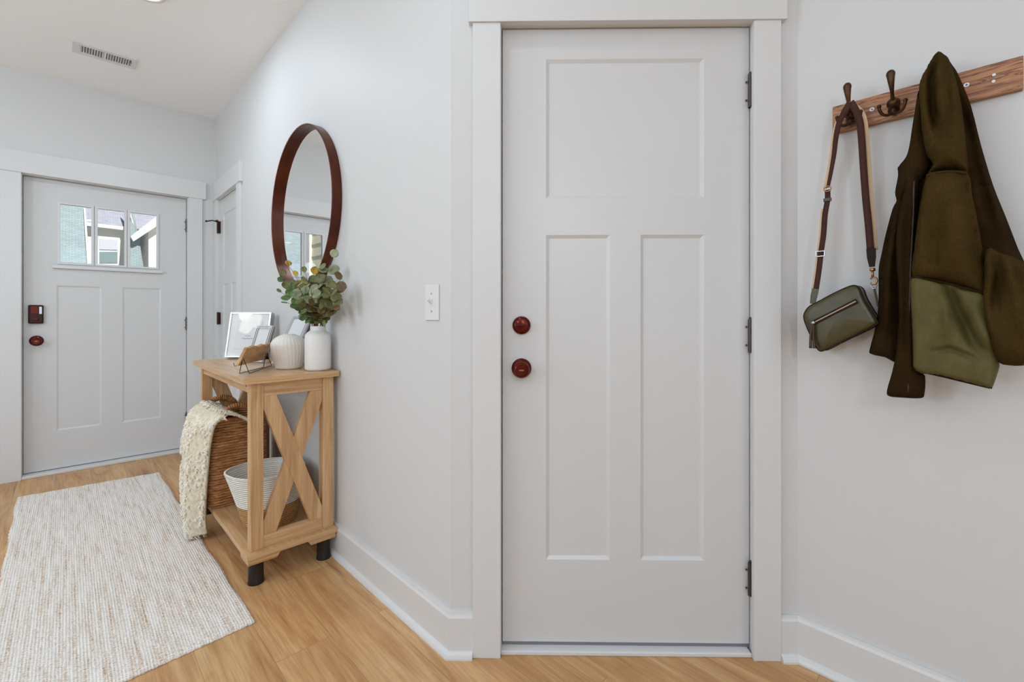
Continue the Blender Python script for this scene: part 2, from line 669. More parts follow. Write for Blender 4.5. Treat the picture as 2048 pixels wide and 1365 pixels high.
def tag(o, label=None, cat=None, group=None, kind=None):
    if label:
        o['label'] = label
    if cat:
        o['category'] = cat
    if group:
        o['group'] = group
    if kind:
        o['kind'] = kind
    return o


def thing(name, label, cat, loc=(0, 0, 0), rot=(0, 0, 0), group=None, kind=None):
    o = bpy.data.objects.new(name, None)
    o.empty_display_size = 0.1
    C.objects.link(o)
    o.rotation_euler = rot
    o.location = loc
    return tag(o, label, cat, group, kind)


def struct(o, label, cat):
    return tag(o, label, cat, kind='structure')


def catmull(pts, n=6, closed=False):
    pts = [Vector(p) for p in pts]
    m = len(pts)
    out = []
    rng = m if closed else m - 1
    for i in range(rng):
        p0 = pts[(i - 1) % m] if (closed or i > 0) else pts[i]
        p1, p2 = pts[i], pts[(i + 1) % m]
        p3 = pts[(i + 2) % m] if (closed or i + 2 < m) else p2
        for k in range(n):
            t = k / n
            out.append(0.5 * ((2 * p1) + (p2 - p0) * t + (2 * p0 - 5 * p1 + 4 * p2 - p3) * t * t + (3 * p1 - p0 - 3 * p2 + p3) * t ** 3))
    if not closed:
        out.append(pts[-1])
    return out


def segdist(p, a, b):
    ab = b - a
    L = ab.length_squared
    t = 0 if L < 1e-12 else max(0, min(1, (p - a).dot(ab) / L))
    return (p - (a + ab * t)).length


def inflate(poly, Xm, tf, tb, Rr, step=0.009, folds=(), wob=0.0, seed=0, smooth_n=3, tilt=None):
    """Cushion-like closed cloth body. poly: list of pixels traced at distance Xm; front swells by tf, back by tb."""
    P = [Vector(((q := onX(px, py, Xm)).y, q.z)) for px, py in poly]
    P3 = [Vector((p.x, p.y, 0)) for p in P]
    if smooth_n:
        P3 = catmull(P3, smooth_n, True)
    # resample
    B = []
    n = len(P3)
    for i in range(n):
        a, b2 = P3[i], P3[(i + 1) % n]
        k = max(1, int((b2 - a).length / step))
        for j in range(k):
            q = a + (b2 - a) * (j / k)
            B.append(Vector((q.x, q.y)))
    nb = len(B)
    ys = [p.x for p in B]
    zs = [p.y for p in B]

    def inside(p):
        c = False
        j = nb - 1
        for i in range(nb):
            a, b2 = B[i], B[j]
            if (a.y > p.y) != (b2.y > p.y) and p.x < (b2.x - a.x) * (p.y - a.y) / (b2.y - a.y) + a.x:
                c = not c
            j = i
        return c
    rnd = random.Random(seed)
    I = []
    y = min(ys)
    row = 0
    while y < max(ys):
        z = min(zs) + (step / 2 if row % 2 else 0)
        while z < max(zs):
            p = Vector((y + rnd.uniform(-.1, .1) * step, z + rnd.uniform(-.1, .1) * step))
            if inside(p):
                d = min(segdist(p, B[i], B[(i + 1) % nb]) for i in range(nb))
                if d > step * 0.55:
                    I.append((p, d))
            z += step
        y += step * 0.87
        row += 1
    V = B + [p for p, d in I]
    D = [0.0] * nb + [d for p, d in I]
    vs, es, fs, ov, oe, of = delaunay_2d_cdt(V, [(i, (i + 1) % nb) for i in range(nb)], [], 1, 1e-6)
    # map back distance
    FO = []
    for (line, w, amp) in folds:
        L = [Vector(((q := onX(px, py, Xm)).y, q.z)) for px, py in line]
        FO.append((L, w, amp))
    front, back = [], []
    for i, p in enumerate(vs):
        d = D[ov[i][0]] if ov[i] else 0.0
        s = min(d / Rr, 1.0)
        pr = math.sqrt(max(0, 1 - (1 - s) ** 2))
        h = tf * pr
        for L, w, amp in FO:
            dd, tt = 9, 0
            for k in range(len(L) - 1):
                ab = L[k + 1] - L[k]
                tk = max(0, min(1, (p - L[k]).dot(ab) / max(ab.length_squared, 1e-9)))
                ds = (p - (L[k] + ab * tk)).length
                if ds < dd:
                    dd, tt = ds, (k + tk) / (len(L) - 1)
            tp = min(1, (tt + 0.12) / 0.3, (1 - tt) / 0.45)
            tp = tp * tp * (3 - 2 * tp)
            h += amp * tp * math.exp(-(dd / (w * (1.35 - 0.35 * tp))) ** 2) * min(1, d / 0.008)
        if wob:
            h += wob * pr * (math.sin(p.x * 61 + 3 * math.sin(p.y * 17 + seed)) * 0.6 + math.sin(p.y * 43 + p.x * 70 + seed) * 0.4)
        x0 = Xm + (tilt(p) if tilt else 0)
        front.append(Vector((x0 - h, p.x, p.y)))
        back.append(Vector((x0 + tb * pr, p.x, p.y)))
    mb = MB()
    N = len(vs)
    isb = [bool(ov[i]) and min(ov[i]) < nb for i in range(N)]
    idx = {}
    allv = list(front)
    for i in range(N):
        if isb[i]:
            idx[i] = i
        else:
            idx[i] = len(allv)
            allv.append(back[i])
    faces = [list(f) for f in fs] + [[idx[k] for k in f][::-1] for f in fs]
    mb.add(allv, faces)
    return mb


# ------------------------------------------------------------------ room shell
WX, WY, HX, CZ = 0.90, 4.50, 1.694, 2.755       # mirror wall, front wall, hook wall, ceiling
AX, AY = WX, 1.2115                              # outside corner mirror wall / closet wall
LCL = math.hypot(HX - AX, HX - AX)
BY = AY - (HX - AX)
s2 = math.sqrt(0.5)
# closet wall frame: local x = along wall to the right, local y = into the wall, z up
MC = Matrix(((s2, s2, 0, AX), (-s2, s2, 0, AY), (0, 0, 1, 0), (0, 0, 0, 1)))

struct(MB().box(-4.2, 2.2, -4.2, 4.9, -0.10, 0).build('floor', 'floor'), 'light oak plank floor running down the hall', 'floor')
struct(MB().box(-4.2, 2.2, -4.2, 4.9, CZ, CZ + 0.1).build('ceiling', 'ceil'), 'white painted ceiling over the hall', 'ceiling')

# door openings
D3a, D3b = 3.80, 4.41       # narrow door on the mirror wall (Y range)
DH = 2.057
FDx0, FDx1 = -0.214, 0.700  # front door X range
b_ = MB()
b_.box(WX, WX + 0.12, AY + 0.03, D3a - 0.02, 0, CZ)
b_.box(WX, WX + 0.12, D3b + 0.02, WY + 0.12, 0, CZ)
b_.box(WX, WX + 0.12, D3a - 0.02, D3b + 0.02, DH + 0.02, CZ)
b_.box(WX + 0.08, WX + 0.12, D3a - 0.02, D3b + 0.02, 0, DH + 0.02)
b_.prism([(WX, AY + 0.03, 0), (WX, AY, 0), (WX + 0.085, AY - 0.0, 0), (WX + 0.12, AY + 0.03, 0)], (0, 0, CZ))
struct(b_.build('wall_right', 'wall'), 'white wall with the round mirror and console table', 'wall')

b_ = MB()
b_.box(-4.0, FDx0 - 0.02, WY, WY + 0.12, 0, CZ)
b_.box(FDx1 + 0.02, WX, WY, WY + 0.12, 0, CZ)
b_.box(FDx0 - 0.02, FDx1 + 0.02, WY, WY + 0.12, DH + 0.02, CZ)
struct(b_.build('wall_front', 'wall'), 'white wall around the front door', 'wall')

CD0, CD1 = 0.1676, 0.980    # closet door range along the diagonal wall
b_ = MB()
b_.box(0.0, CD0 - 0.012, 0, 0.10, 0, CZ)
b_.box(CD1 + 0.012, LCL, 0, 0.10, 0, CZ)
b_.box(CD0 - 0.012, CD1 + 0.012, 0, 0.10, DH + 0.012, CZ)
b_.box(CD0 - 0.012, CD1 + 0.012, 0.085, 0.12, 0, DH + 0.012)
struct(b_.build('wall_angled', 'wall', M4=MC), 'white angled wall around the middle door', 'wall')

struct(MB().box(HX, HX + 0.12, -4.0, BY, 0, CZ).build('wall_hook', 'wall'), 'white wall with the hook rail', 'wall')

# unseen part of the house: dining side and living side, each with a window opening
b_ = MB()
b_.box(-4.1, -4.0, -4.0, 0.8, 0, CZ).box(-4.1, -4.0, 3.6, 4.62, 0, CZ).box(-4.1, -4.0, 0.8, 3.6, 0, 0.65).box(-4.1, -4.0, 0.8, 3.6, 2.45, CZ)
struct(b_.build('wall_left', 'wall'), 'unseen white dining room wall with a window opening', 'wall')
b_ = MB()
b_.box(-4.1, -2.9, -4.1, -4.0, 0, CZ).box(0.9, 1.814, -4.1, -4.0, 0, CZ).box(-2.9, 0.9, -4.1, -4.0, 0, 0.35).box(-2.9, 0.9, -4.1, -4.0, 2.5, CZ)
struct(b_.build('wall_back', 'wall'), 'unseen white living room wall with a wide window opening', 'wall')

# ------------------------------------------------------------------ baseboards
BBP = [(0, 0), (0.030, 0), (0.030, 0.006), (0.026, 0.015), (0.018, 0.021), (0.015, 0.022), (0.015, 0.126), (0.011, 0.134), (0.009, 0.142), (0, 0.142)]


def baseboard(name, a, b2, out_n, label, ext0=0.0, ext1=0.0):
    """profile swept from a to b2 (xy), out_n = room-side normal; ends mitred by ext * offset"""
    a, b2, n = Vector((a[0], a[1], 0)), Vector((b2[0], b2[1], 0)), Vector((out_n[0], out_n[1], 0)).normalized()
    t = (b2 - a).normalized()
    vs = []
    for base, e in ((a, -ext0), (b2, ext1)):
        for o, z in BBP:
            vs.append(base + n * o + t * (o * e) + Vector((0, 0, z)))
    k = len(BBP)
    fs = [list(range(k)), list(range(k, 2 * k))[::-1]] + [(i, (i + 1) % k, k + (i + 1) % k, k + i) for i in range(k)]
    return struct(MB().add(vs, fs).build(name, 'trim'), label, 'baseboard')


tq = math.tan(R(22.5))
baseboard('baseboard_right', (WX, D3a - 0.105), (AX, AY), (-1, 0), 'white baseboard below the mirror wall', 0, tq)
cp = lambda u, w=0: tuple((MC @ Vector((u, w, 0)))[:2])
baseboard('baseboard_angled_left', cp(0), cp(0.0722), (-1, -1), 'short white baseboard piece left of the middle door', tq, 0)
baseboard('baseboard_angled_right', cp(1.0615), cp(LCL), (-1, -1), 'short white baseboard piece right of the middle door', 0, -tq)
baseboard('baseboard_hook', (HX, BY), (HX, -3.9), (-1, 0), 'white baseboard below the hook rail wall', -tq, 0)

# ------------------------------------------------------------------ casings
def casing(name, label, x0i, x0o, x1i, x1o, top, hdr0, hdr1, hdr_top, M4, thick=0.018):
    root = None
    mb = MB().box(x0o, x0i, -thick, 0, 0, top).box(x1i, x1o, -thick, 0, 0, top)
    mb.box(hdr0, hdr1, -thick - 0.006, 0, top, hdr_top)
    return struct(mb.build(name, 'trim', M4=M4, bevel=0.0015), label, 'door casing')


casing('trim_1', 'white flat casing around the middle door', 0.1626, 0.0722, 0.973 + 0.002, 1.0615, 2.054, 0.060, 1.078, 2.20, MC)
MF = Matrix(((1, 0, 0, 0), (0, 1, 0, WY), (0, 0, 1, 0), (0, 0, 0, 1)))
casing('trim_2', 'white flat casing around the front door', FDx0 - 0.006, FDx0 - 0.10, FDx1 + 0.006, FDx1 + 0.10, DH + 0.006, FDx0 - 0.125, FDx1 + 0.125, DH + 0.15, MF)
MR = Matrix(((0, 1, 0, WX), (-1, 0, 0, 0), (0, 0, 1, 0), (0, 0, 0, 1)))   # local x -> -Y, local y -> +X
casing('trim_3', 'white flat casing around the narrow side door', -(D3b + 0.006), -(D3b + 0.085), -(D3a - 0.006), -(D3a - 0.10), DH + 0.006, -(D3b + 0.088), -(D3a - 0.122), DH + 0.15, MR)


# ------------------------------------------------------------------ doors
def jamb(x0, x1, top, M4, name, label, depth=0.085, stop_at=0.066):
    g = 0.003
    mb = MB()
    mb.box(x0 - 0.012, x0 - g, 0, depth, 0, top + 0.012).box(x1 + g, x1 + 0.012, 0, depth, 0, top + 0.012)
    mb.box(x0 - 0.012, x1 + 0.012, 0, depth, top + g, top + 0.012)
    mb.box(x0 - g, x0 + 0.01, stop_at, depth, 0, top + g).box(x1 - 0.01, x1 + g, stop_at, depth, 0, top + g)
    mb.box(x0, x1, stop_at, depth, top - 0.01, top + g)
    return struct(mb.build(name, 'trim', M4=M4), label, 'door jamb')


def panel_face(mb, x0, x1, z0, z1, y0, depth=0.007, ins=0.011):
    a = [(x0, y0, z0), (x1, y0, z0), (x1, y0, z1), (x0, y0, z1)]
    b2 = [(x0 + ins, y0 + depth, z0 + ins), (x1 - ins, y0 + depth, z0 + ins), (x1 - ins, y0 + depth, z1 - ins), (x0 + ins, y0 + depth, z1 - ins)]
    mb.add(a + b2, [(0, 1, 5, 4), (1, 2, 6, 5), (2, 3, 7, 6), (3, 0, 4, 7), (4, 5, 6, 7)])
    mb.box(x0, x1, y0 + depth + 0.002, y0 + 0.03, z0, z1)


def slab(xs, zs, holes, y0, th):
    """grid of boxes between breakpoints, skipping cells in holes"""
    mb = MB()
    for i in range(len(xs) - 1):
        # merge vertically
        j = 0
        while j < len(zs) - 1:
            if (i, j) in holes:
                j += 1
                continue
            k = j
            while k + 1 < len(zs) - 1 and (i, k + 1) not in holes:
                k += 1
            mb.box(xs[i], xs[i + 1], y0, y0 + th, zs[j], zs[k + 1])
            j = k + 1
    return mb


def knob(parent, M4, x, z, y, r=0.033, ring=True, kname='knob'):
    """round door knob on a round rose; -y is towards the room"""
    def pf(lst):
        return [(r_, y - h) for r_, h in lst]
    mb = MB().lathe(pf([(r, 0), (r, 0.004), (r * 0.9, 0.009), (r * 0.45, 0.012), (0.010, 0.014), (0.010, 0.030), (0.018, 0.034), (0.0255, 0.042), (0.0265, 0.052), (0.022, 0.060), (0.019, 0.0615), (0.0185, 0.059), (0.002, 0.058)]), (x, 0, z), 56, 'y')
    o = mb.build(kname, 'bronze', parent, True, M4=M4, angle=50)
    MB().box(x - 0.0075, x + 0.0075, y - 0.0625, y - 0.057, z - 0.0018, z + 0.0018).build('turn_button', 'brass', o, M4=M4)
    return o


def deadbolt(parent, M4, x, z, y, r=0.030):
    mb = MB().lathe([(r, y), (r, y - 0.006), (r * 0.92, y - 0.012), (r * 0.6, y - 0.016), (0.001, y - 0.017)], (x, 0, z), 56, 'y')
    o = mb.build('deadbolt', 'bronze', parent, True, M4=M4, angle=50)
    MB().box(x - 0.019, x + 0.019, y - 0.034, y - 0.014, z - 0.004, z + 0.004).build('thumb_turn', 'bronze', o, M4=M4, bevel=0.003)
    return o


def hinge(parent, M4, x, z, y, h=0.100):
    mb = MB().lathe([(0.0075, z - h / 2), (0.0075, z + h / 2)], (x, y, 0), 14, 'z')
    mb.lathe([(0.0055, z + h / 2), (0.0055, z + h / 2 + 0.005), (0.002, z + h / 2 + 0.008)], (x, y, 0), 12)
    mb.box(x - 0.004, x + 0.004, y, y + 0.014, z - h / 2, z + h / 2)
    for dz in (-0.03, 0.03):
        mb.ball((x - 0.012, y + 0.003, z + dz), 0.0035, 5)
    o = mb.build('hinge', 'hinge', parent, True, M4=M4, angle=40)
    return o


# closet door -- facing the camera
DY = 0.025
jamb(CD0, CD1, DH, MC, 'trim_4', 'white jamb lining the middle door opening')
d1 = struct(thing('door_1', None, None), 'closed white craftsman door with bronze knob and deadbolt', 'door')


def dpx(px, py):
    """pixel on the closet door face -> (u, z)"""
    d = ray(px, py)
    t = (AX + AY + DY / s2) / (d.x + d.y)
    p = Vector((0, 0, CH)) + d * t
    return ((p.x - AX) - (p.y - AY)) * s2, p.z


u0, z_pt = dpx(1092, 119)
u1, _ = dpx(1408, 119)
_, z_pb = dpx(1250, 397)
um0, z_lt = dpx(1220, 470)
um1, _ = dpx(1281, 470)
_, z_lb = dpx(1250, 1121)
xs = [CD0, u0, um0, um1, u1, CD1]
zs = [0.026, z_lb, z_lt, z_pb, z_pt, DH]
mb = slab(xs, zs, {(1, 1), (3, 1), (1, 3), (2, 3), (3, 3)}, DY, 0.036)
panel_face(mb, u0, u1, z_pb, z_pt, DY)
panel_face(mb, u0, um0, z_lb, z_lt, DY)
panel_face(mb, um1, u1, z_lb, z_lt, DY)
mb.build('door_slab', 'door', d1, M4=MC)
ku, kz = dpx(1043, 737)
knob(d1, MC, ku, kz, DY)
ku2, kz2 = dpx(1043, 651)
deadbolt(d1, MC, ku2, kz2, DY)
for y0_, y1_ in ((150, 218), (640, 705), (1123, 1190)):
    uu, za = dpx(1503, (y0_ + y1_) / 2)
    hinge(d1, MC, CD1 + 0.001, za, DY - 0.008, 0.108)
MB().box(CD0 - 0.006, CD0 - 0.0025, DY - 0.004, DY + 0.02, kz - 0.03, kz + 0.03).build('latch_plate', 'hinge', d1, M4=MC)
MB().box(CD0, CD1, DY + 0.002, DY + 0.034, 0.012, 0.0255).build('door_sweep', 'grey_slot', d1, M4=MC)
struct(MB().box(0.1626, 0.975, -0.004, 0.085, 0, 0.014).build('trim_5', 'trim', M4=MC, bevel=0.003), 'low white threshold under the middle door', 'threshold')

# front door
FY = 0.055      # recess behind wall face
jamb(FDx0, FDx1, DH, MF, 'trim_6', 'white jamb lining the front door opening', 0.12, 0.099)
d2 = struct(thing('door_2', None, None), 'closed white front door with three small panes at the top', 'door')


def fpx(px, py):
    p = onY(px, py, WY + FY)
    return p.x, p.z


lx = [fpx(119, 470)[0], fpx(184, 470)[0], fpx(194, 470)[0], fpx(250, 470)[0], fpx(259, 470)[0], fpx(314, 470)[0]]
lzt, lzb = fpx(119, 407)[1], fpx(119, 526)[1]
lzb2 = fpx(314, 536)[1]
lzb = (lzb + lzb2) / 2
pzt = fpx(113, 571)[1]
pzb = fpx(113, 862)[1]
px0, px1, px2, px3 = fpx(113, 600)[0], fpx(203, 600)[0], fpx(245, 600)[0], fpx(322, 600)[0]
# door slab boxes by hand: two stacked grids
mb = slab([FDx0, px0, px1, px2, px3, FDx1], [0.026, pzb, pzt, lzb - 0.05], {(1, 1), (3, 1)}, FY, 0.044)
panel_face(mb, px0, px1, pzb, pzt, FY, 0.005)
panel_face(mb, px2, px3, pzb, pzt, FY, 0.005)
m2 = slab([FDx0] + lx + [FDx1], [lzb - 0.05, lzb, lzt, DH], {(1, 1), (3, 1), (5, 1)}, FY, 0.044)
mb.add(m2.v, m2.f)
mb.build('door_slab', 'door', d2, M4=MF)
fr = MB()
for k in (0, 2, 4):
    a, b2 = lx[k], lx[k + 1]
    e = 0.011
    fr.box(a - e, a + 0.004, FY - 0.008, FY + 0.01, lzb - e, lzt + e).box(b2 - 0.004, b2 + e, FY - 0.008, FY + 0.01, lzb - e, lzt + e)
    fr.box(a, b2, FY - 0.008, FY + 0.01, lzb - e, lzb + 0.004).box(a, b2, FY - 0.008, FY + 0.01, lzt - 0.004, lzt + e)
fr.build('pane_frame', 'trim', d2, M4=MF, bevel=0.002)
for k in (0, 2, 4):
    MB().box(lx[k], lx[k + 1], FY + 0.018, FY + 0.024, lzb, lzt).build('pane', 'glass', d2, M4=MF)
MB().box(lx[0] - 0.035, lx[5] + 0.035, FY - 0.022, FY, lzb - 0.042, lzb - 0.022).build('ledge', 'trim', d2, M4=MF, bevel=0.002)
kx, kz = fpx(73, 682)
knob(d2, MF, kx, kz, FY, 0.036)
kx, kz = fpx(72, 629)
kp = MB().box(kx - 0.037, kx + 0.037, FY - 0.026, FY, kz - 0.064, kz + 0.064).build('keypad_lock', 'bronze_dark', d2, M4=MF, bevel=0.008, seg=3)
MB().box(kx - 0.026, kx + 0.012, FY - 0.029, FY - 0.024, kz + 0.002, kz + 0.056).build('battery_cover', 'bronze', kp, M4=MF, bevel=0.002)
MB().box(kx + 0.016, kx + 0.030, FY - 0.0285, FY - 0.024, kz + 0.002, kz + 0.052).build('side_plate', 'steel', kp, M4=MF, bevel=0.001)
MB().box(kx - 0.014, kx + 0.014, FY - 0.036, FY - 0.024, kz - 0.040, kz - 0.026).build('thumb_turn', 'bronze', kp, M4=MF, bevel=0.003)
for pyy in (452, 648, 838):
    hx, hz = fpx(371, pyy)
    hinge(d2, MF, FDx1 + 0.002, hz, FY - 0.006, 0.100)
MB().box(FDx0 - 0.007, FDx0 - 0.0025, FY - 0.004, FY + 0.02, fpx(46, 682)[1] - 0.03, fpx(46, 682)[1] + 0.03).build('latch_plate', 'hinge', d2, M4=MF)
MB().box(FDx0, FDx1, FY + 0.004, FY + 0.040, 0.016, 0.0255).build('door_sweep', 'grey_slot', d2, M4=MF)
struct(MB().box(FDx0 - 0.012, FDx1 + 0.012, -0.012, 0.115, 0, 0.020).build('trim_7', 'trim', M4=MF, bevel=0.004), 'white threshold under the front door', 'threshold')

# narrow side door on the mirror wall
jamb(-D3b, -D3a, DH, MR, 'trim_8', 'white jamb lining the narrow side door opening', 0.08, 0.056)
d3 = struct(thing('door_3', None, None), 'narrow white side door next to the front door', 'door')
xa, xb = -D3b, -D3a
xs = [xa, xa + 0.10, xa + 0.265, xa + 0.345, xb - 0.10, xb]
zs = [0.02, 0.27, 1.36, 1.47, 1.93, DH]
mb = slab(xs, zs, {(1, 1), (3, 1), (1, 3), (2, 3), (3, 3)}, 0.012, 0.036)
panel_face(mb, xs[1], xs[4], zs[3], zs[4], 0.012)
panel_face(mb, xs[1], xs[2], zs[1], zs[2], 0.012)
panel_face(mb, xs[3], xs[4], zs[1], zs[2], 0.012)
mb.build('door_slab', 'door', d3, M4=MR)
knob(d3, MR, xb - 0.07, 0.955, 0.012, 0.032)
for k, pyy in enumerate((455, 637, 819)):
    hz = onX(434, pyy, WX - 0.01).z
    hb = MB().box(xa - 0.004, xa + 0.014, -0.010, 0.011, hz - 0.048, hz + 0.048)
    hb.lathe([(0.007, hz - 0.05), (0.007, hz + 0.05)], (xa - 0.002, -0.006, 0), 12)
    ho = hb.build('hinge', 'bronze_dark', d3, M4=MR)
    if k == 0:
        st = MB().tube([(xa - 0.002, -0.008, hz + 0.045), (xa + 0.004, -0.045, hz + 0.05), (xa + 0.004, -0.085, hz + 0.038)], 0.005, 8)
        st.ball((xa + 0.004, -0.088, hz + 0.038), 0.008, 6)
        st.ball((xa - 0.002, -0.012, hz + 0.05), 0.011, 6)
        st.build('hinge_pin_stop', 'bronze_dark', ho, True, M4=MR)

# ------------------------------------------------------------------ ceiling vent and light
vt = thing('ceiling_vent', 'white slotted air vent in the hall ceiling before the front door', 'vent', (0.172, 3.87, CZ))
vx0, vx1, vy0, vy1 = 0.02, 0.325, 3.79, 3.955
fb = MB()
fb.box(vx0, vx0 + 0.038, vy0 + 0.035, vy1 - 0.035, CZ - 0.006, CZ).box(vx1 - 0.026, vx1, vy0 + 0.035, vy1 - 0.035, CZ - 0.006, CZ)
fb.box(vx0, vx1, vy0, vy0 + 0.035, CZ - 0.006, CZ).box(vx0, vx1, vy1 - 0.035, vy1, CZ - 0.006, CZ)
fb.box(0.1665, 0.1785, vy0 + 0.035, vy1 - 0.035, CZ - 0.006, CZ)
fb.build('frame', 'white_plastic', vt, world=True, bevel=0.002)
MB().box(vx0 + 0.03, vx1 - 0.02, vy0 + 0.03, vy1 - 0.03, CZ - 0.0012, CZ - 0.0002).build('duct_opening', 'grey_slot', vt, world=True)
lv = MB()
for bank in (0, 1):
    for k in range(9):
        x = (0.058 if bank == 0 else 0.183) + k * 0.0125
        lv.prism([(x, vy0 + 0.03, CZ - 0.0055), (x + 0.002, vy0 + 0.03, CZ - 0.0055), (x + 0.0075, vy0 + 0.03, CZ - 0.0015), (x + 0.0055, vy0 + 0.03, CZ - 0.0015)], (0, vy1 - vy0 - 0.06, 0))
lv.build('louvre_blades', 'white_plastic', vt, world=True)
MB().box(vx1 - 0.032, vx1 - 0.026, 3.855, 3.885, CZ - 0.012, CZ - 0.005).build('lever', 'steel', vt, world=True)

LX, LY = 0.275, 2.955
cl = thing('ceiling_light', 'round recessed light glowing white at the top edge of the hall ceiling', 'ceiling light', (LX, LY, CZ))
ring = MB()
n = 40
vs, fs = [], []
for rr, zz in ((0.098, CZ - 0.001), (0.095, CZ - 0.006), (0.080, CZ - 0.008), (0.076, CZ - 0.001)):
    for k in range(n):
        a = 2 * PI * k / n
        vs.append((LX + rr * math.cos(a), LY + rr * math.sin(a), zz))
for i in range(3):
    for k in range(n):
        fs.append((i * n + k, i * n + (k + 1) % n, (i + 1) * n + (k + 1) % n, (i + 1) * n + k))
ring.add(vs, fs).build('trim_ring', 'white_plastic', cl, True, world=True)
MB().lathe([(0.077, CZ - 0.004), (0.077, CZ - 0.001)], (LX, LY, 0), 40).build('lens', 'glow', cl, world=True)
light('ceiling_light_beam', 'AREA', (LX, LY, CZ - 0.012), (0, 0, 0), 8, (0.77, 0.92, 1.05), 0.15)
# unseen downlights added without fixtures, for soft fill and shadows on the hook wall
for (lx_, ly_, e_) in ((0.30, 0.95, 3.5), (-0.25, 0.1, 1.5), (-2.0, 0.6, 5), (0.3, -1.6, 4), (-1.8, -1.8, 4)):
    light('added_downlight', 'AREA', (lx_, ly_, CZ - 0.012), (0, 0, 0), e_, (0.76, 0.92, 1.04), 0.15)

# ------------------------------------------------------------------ light switch
sa, sb = onX(852, 568, WX), onX(880, 643, WX)
ys_, zs_ = (sa.y + sb.y) / 2, (onX(866, 568, WX).z + onX(866, 643, WX).z) / 2
sw = thing('light_switch', 'white toggle light switch on the wall left of the middle door', 'light switch', (WX, ys_, zs_))
MB().box(WX - 0.006, WX, ys_ - 0.040, ys_ + 0.040, zs_ - 0.0615, zs_ + 0.0615).build('plate', 'white_plastic', sw, world=True, bevel=0.003, seg=3)
MB().box(WX - 0.0075, WX - 0.006, ys_ - 0.007, ys_ + 0.007, zs_ - 0.013, zs_ + 0.013).build('toggle_slot', 'white_plastic', sw, world=True)
MB().prism([(WX - 0.006, ys_ - 0.005, zs_ - 0.006), (WX - 0.006, ys_ - 0.005, zs_ + 0.007), (WX - 0.021, ys_ - 0.005, zs_ + 0.014), (WX - 0.022, ys_ - 0.005, zs_ + 0.008)], (0, 0.010, 0)).build('toggle', 'white_plastic', sw, world=True, bevel=0.001)
for dz in (-0.030, 0.030):
    MB().lathe([(0.0032, WX - 0.0074), (0.0032, WX - 0.005)], (0, ys_, zs_ + dz), 12, 'x').build('screw', 'steel', sw, world=True)

# ------------------------------------------------------------------ rug
rc = [Vector((0.486, 1.824, 0)), Vector((0.462, 4.02, 0)), Vector((-0.217, 4.07, 0)), Vector((-0.185, 1.785, 0))]
nx, ny = 70, 150
vs, fs = [], []
rr_ = random.Random(5)
for layer in (1, 0):
    for j in range(ny + 1):
        for i in range(nx + 1):
            s, t = i / nx, j / ny
            p = (rc[3] * (1 - s) + rc[0] * s) * (1 - t) + (rc[2] * (1 - s) + rc[1] * s) * t
            if i in (0, nx):
                p.x += 0.0015 * math.sin(j * 2.1) + 0.003 * math.sin(j * 0.22)
            else:
                p.x += 0.003 * math.sin(j * 0.22) * abs(s - 0.5) * 2
            if j in (0, ny):
                p.y += 0.0015 * math.sin(i * 2.0)
            edge = min(i, nx - i, j, ny - j)
            p.z = 0.0005 if layer == 0 else (0.010 + (0.0015 * math.sin(i * 0.7 + j * 0.13) * math.sin(j * 0.41)) if edge > 0 else 0.006)
            vs.append(p)
N1 = (nx + 1) * (ny + 1)
for j in range(ny):
    for i in range(nx):
        a = j * (nx + 1) + i
        fs.append((a, a + 1, a + nx + 2, a + nx + 1))
        fs.append((N1 + a, N1 + a + nx + 1, N1 + a + nx + 2, N1 + a + 1))
bd = [i for i in range(nx)] + [nx + j * (nx + 1) for j in range(ny)] + [ny * (nx + 1) + nx - i for i in range(nx)] + [(ny - j) * (nx + 1) for j in range(ny)]
for q in range(len(bd)):
    a, b2 = bd[q], bd[(q + 1) % len(bd)]
    fs.append((a, N1 + a, N1 + b2, b2))
tag(MB().add(vs, fs).build('runner_rug', 'rug', None, True), 'cream and tan woven runner rug on the plank floor before the front door', 'rug')

# ------------------------------------------------------------------ round mirror
MYc, MZc, MRr, MD = 2.468, 1.652, 0.431, 0.045
mr = thing('round_mirror', 'round wall mirror in a deep dark bronze rim above the console table', 'mirror', (WX, MYc, MZc))
n = 96
prof = [(MRr, WX - 0.001), (MRr, WX - MD + 0.002), (MRr - 0.002, WX - MD), (MRr - 0.008, WX - MD), (MRr - 0.010, WX - MD + 0.002), (MRr - 0.010, WX - 0.001)]
vs, fs = [], []
for r_, x_ in prof:
    for k in range(n):
        a = 2 * PI * k / n
        vs.append((x_, MYc + r_ * math.cos(a), MZc + r_ * math.sin(a)))
for i in range(len(prof)):
    j = (i + 1) % len(prof)
    for k in range(n):
        fs.append((i * n + k, i * n + (k + 1) % n, j * n + (k + 1) % n, j * n + k))
MB().add(vs, fs).build('rim', 'mirror_frame', mr, True, world=True, angle=35)
MB().lathe([(MRr - 0.011, WX - 0.012), (MRr - 0.011, WX - 0.004)], (0, MYc, MZc), 96, 'x').build('mirror_glass', 'mirror', mr, world=True)

# ------------------------------------------------------------------ console table
TX0, TX1, TY0, TY1, TZ = 0.503, 0.893, 2.05, 3.08, 0.855
ct = thing('console_table', 'light oak console table with X ends under the round mirror', 'table', (0.70, 2.56, 0))


def part(mb, name, mat, root=ct, bev=0.0015, ends=None, **k):
    o = mb.build(name, mat, root, world=True, bevel=bev, **k)
    if ends:
        o.data.materials.append(M[ends])
        for p in o.data.polygons:
            if abs(p.normal.y) > 0.9:
                p.material_index = 1
    return o


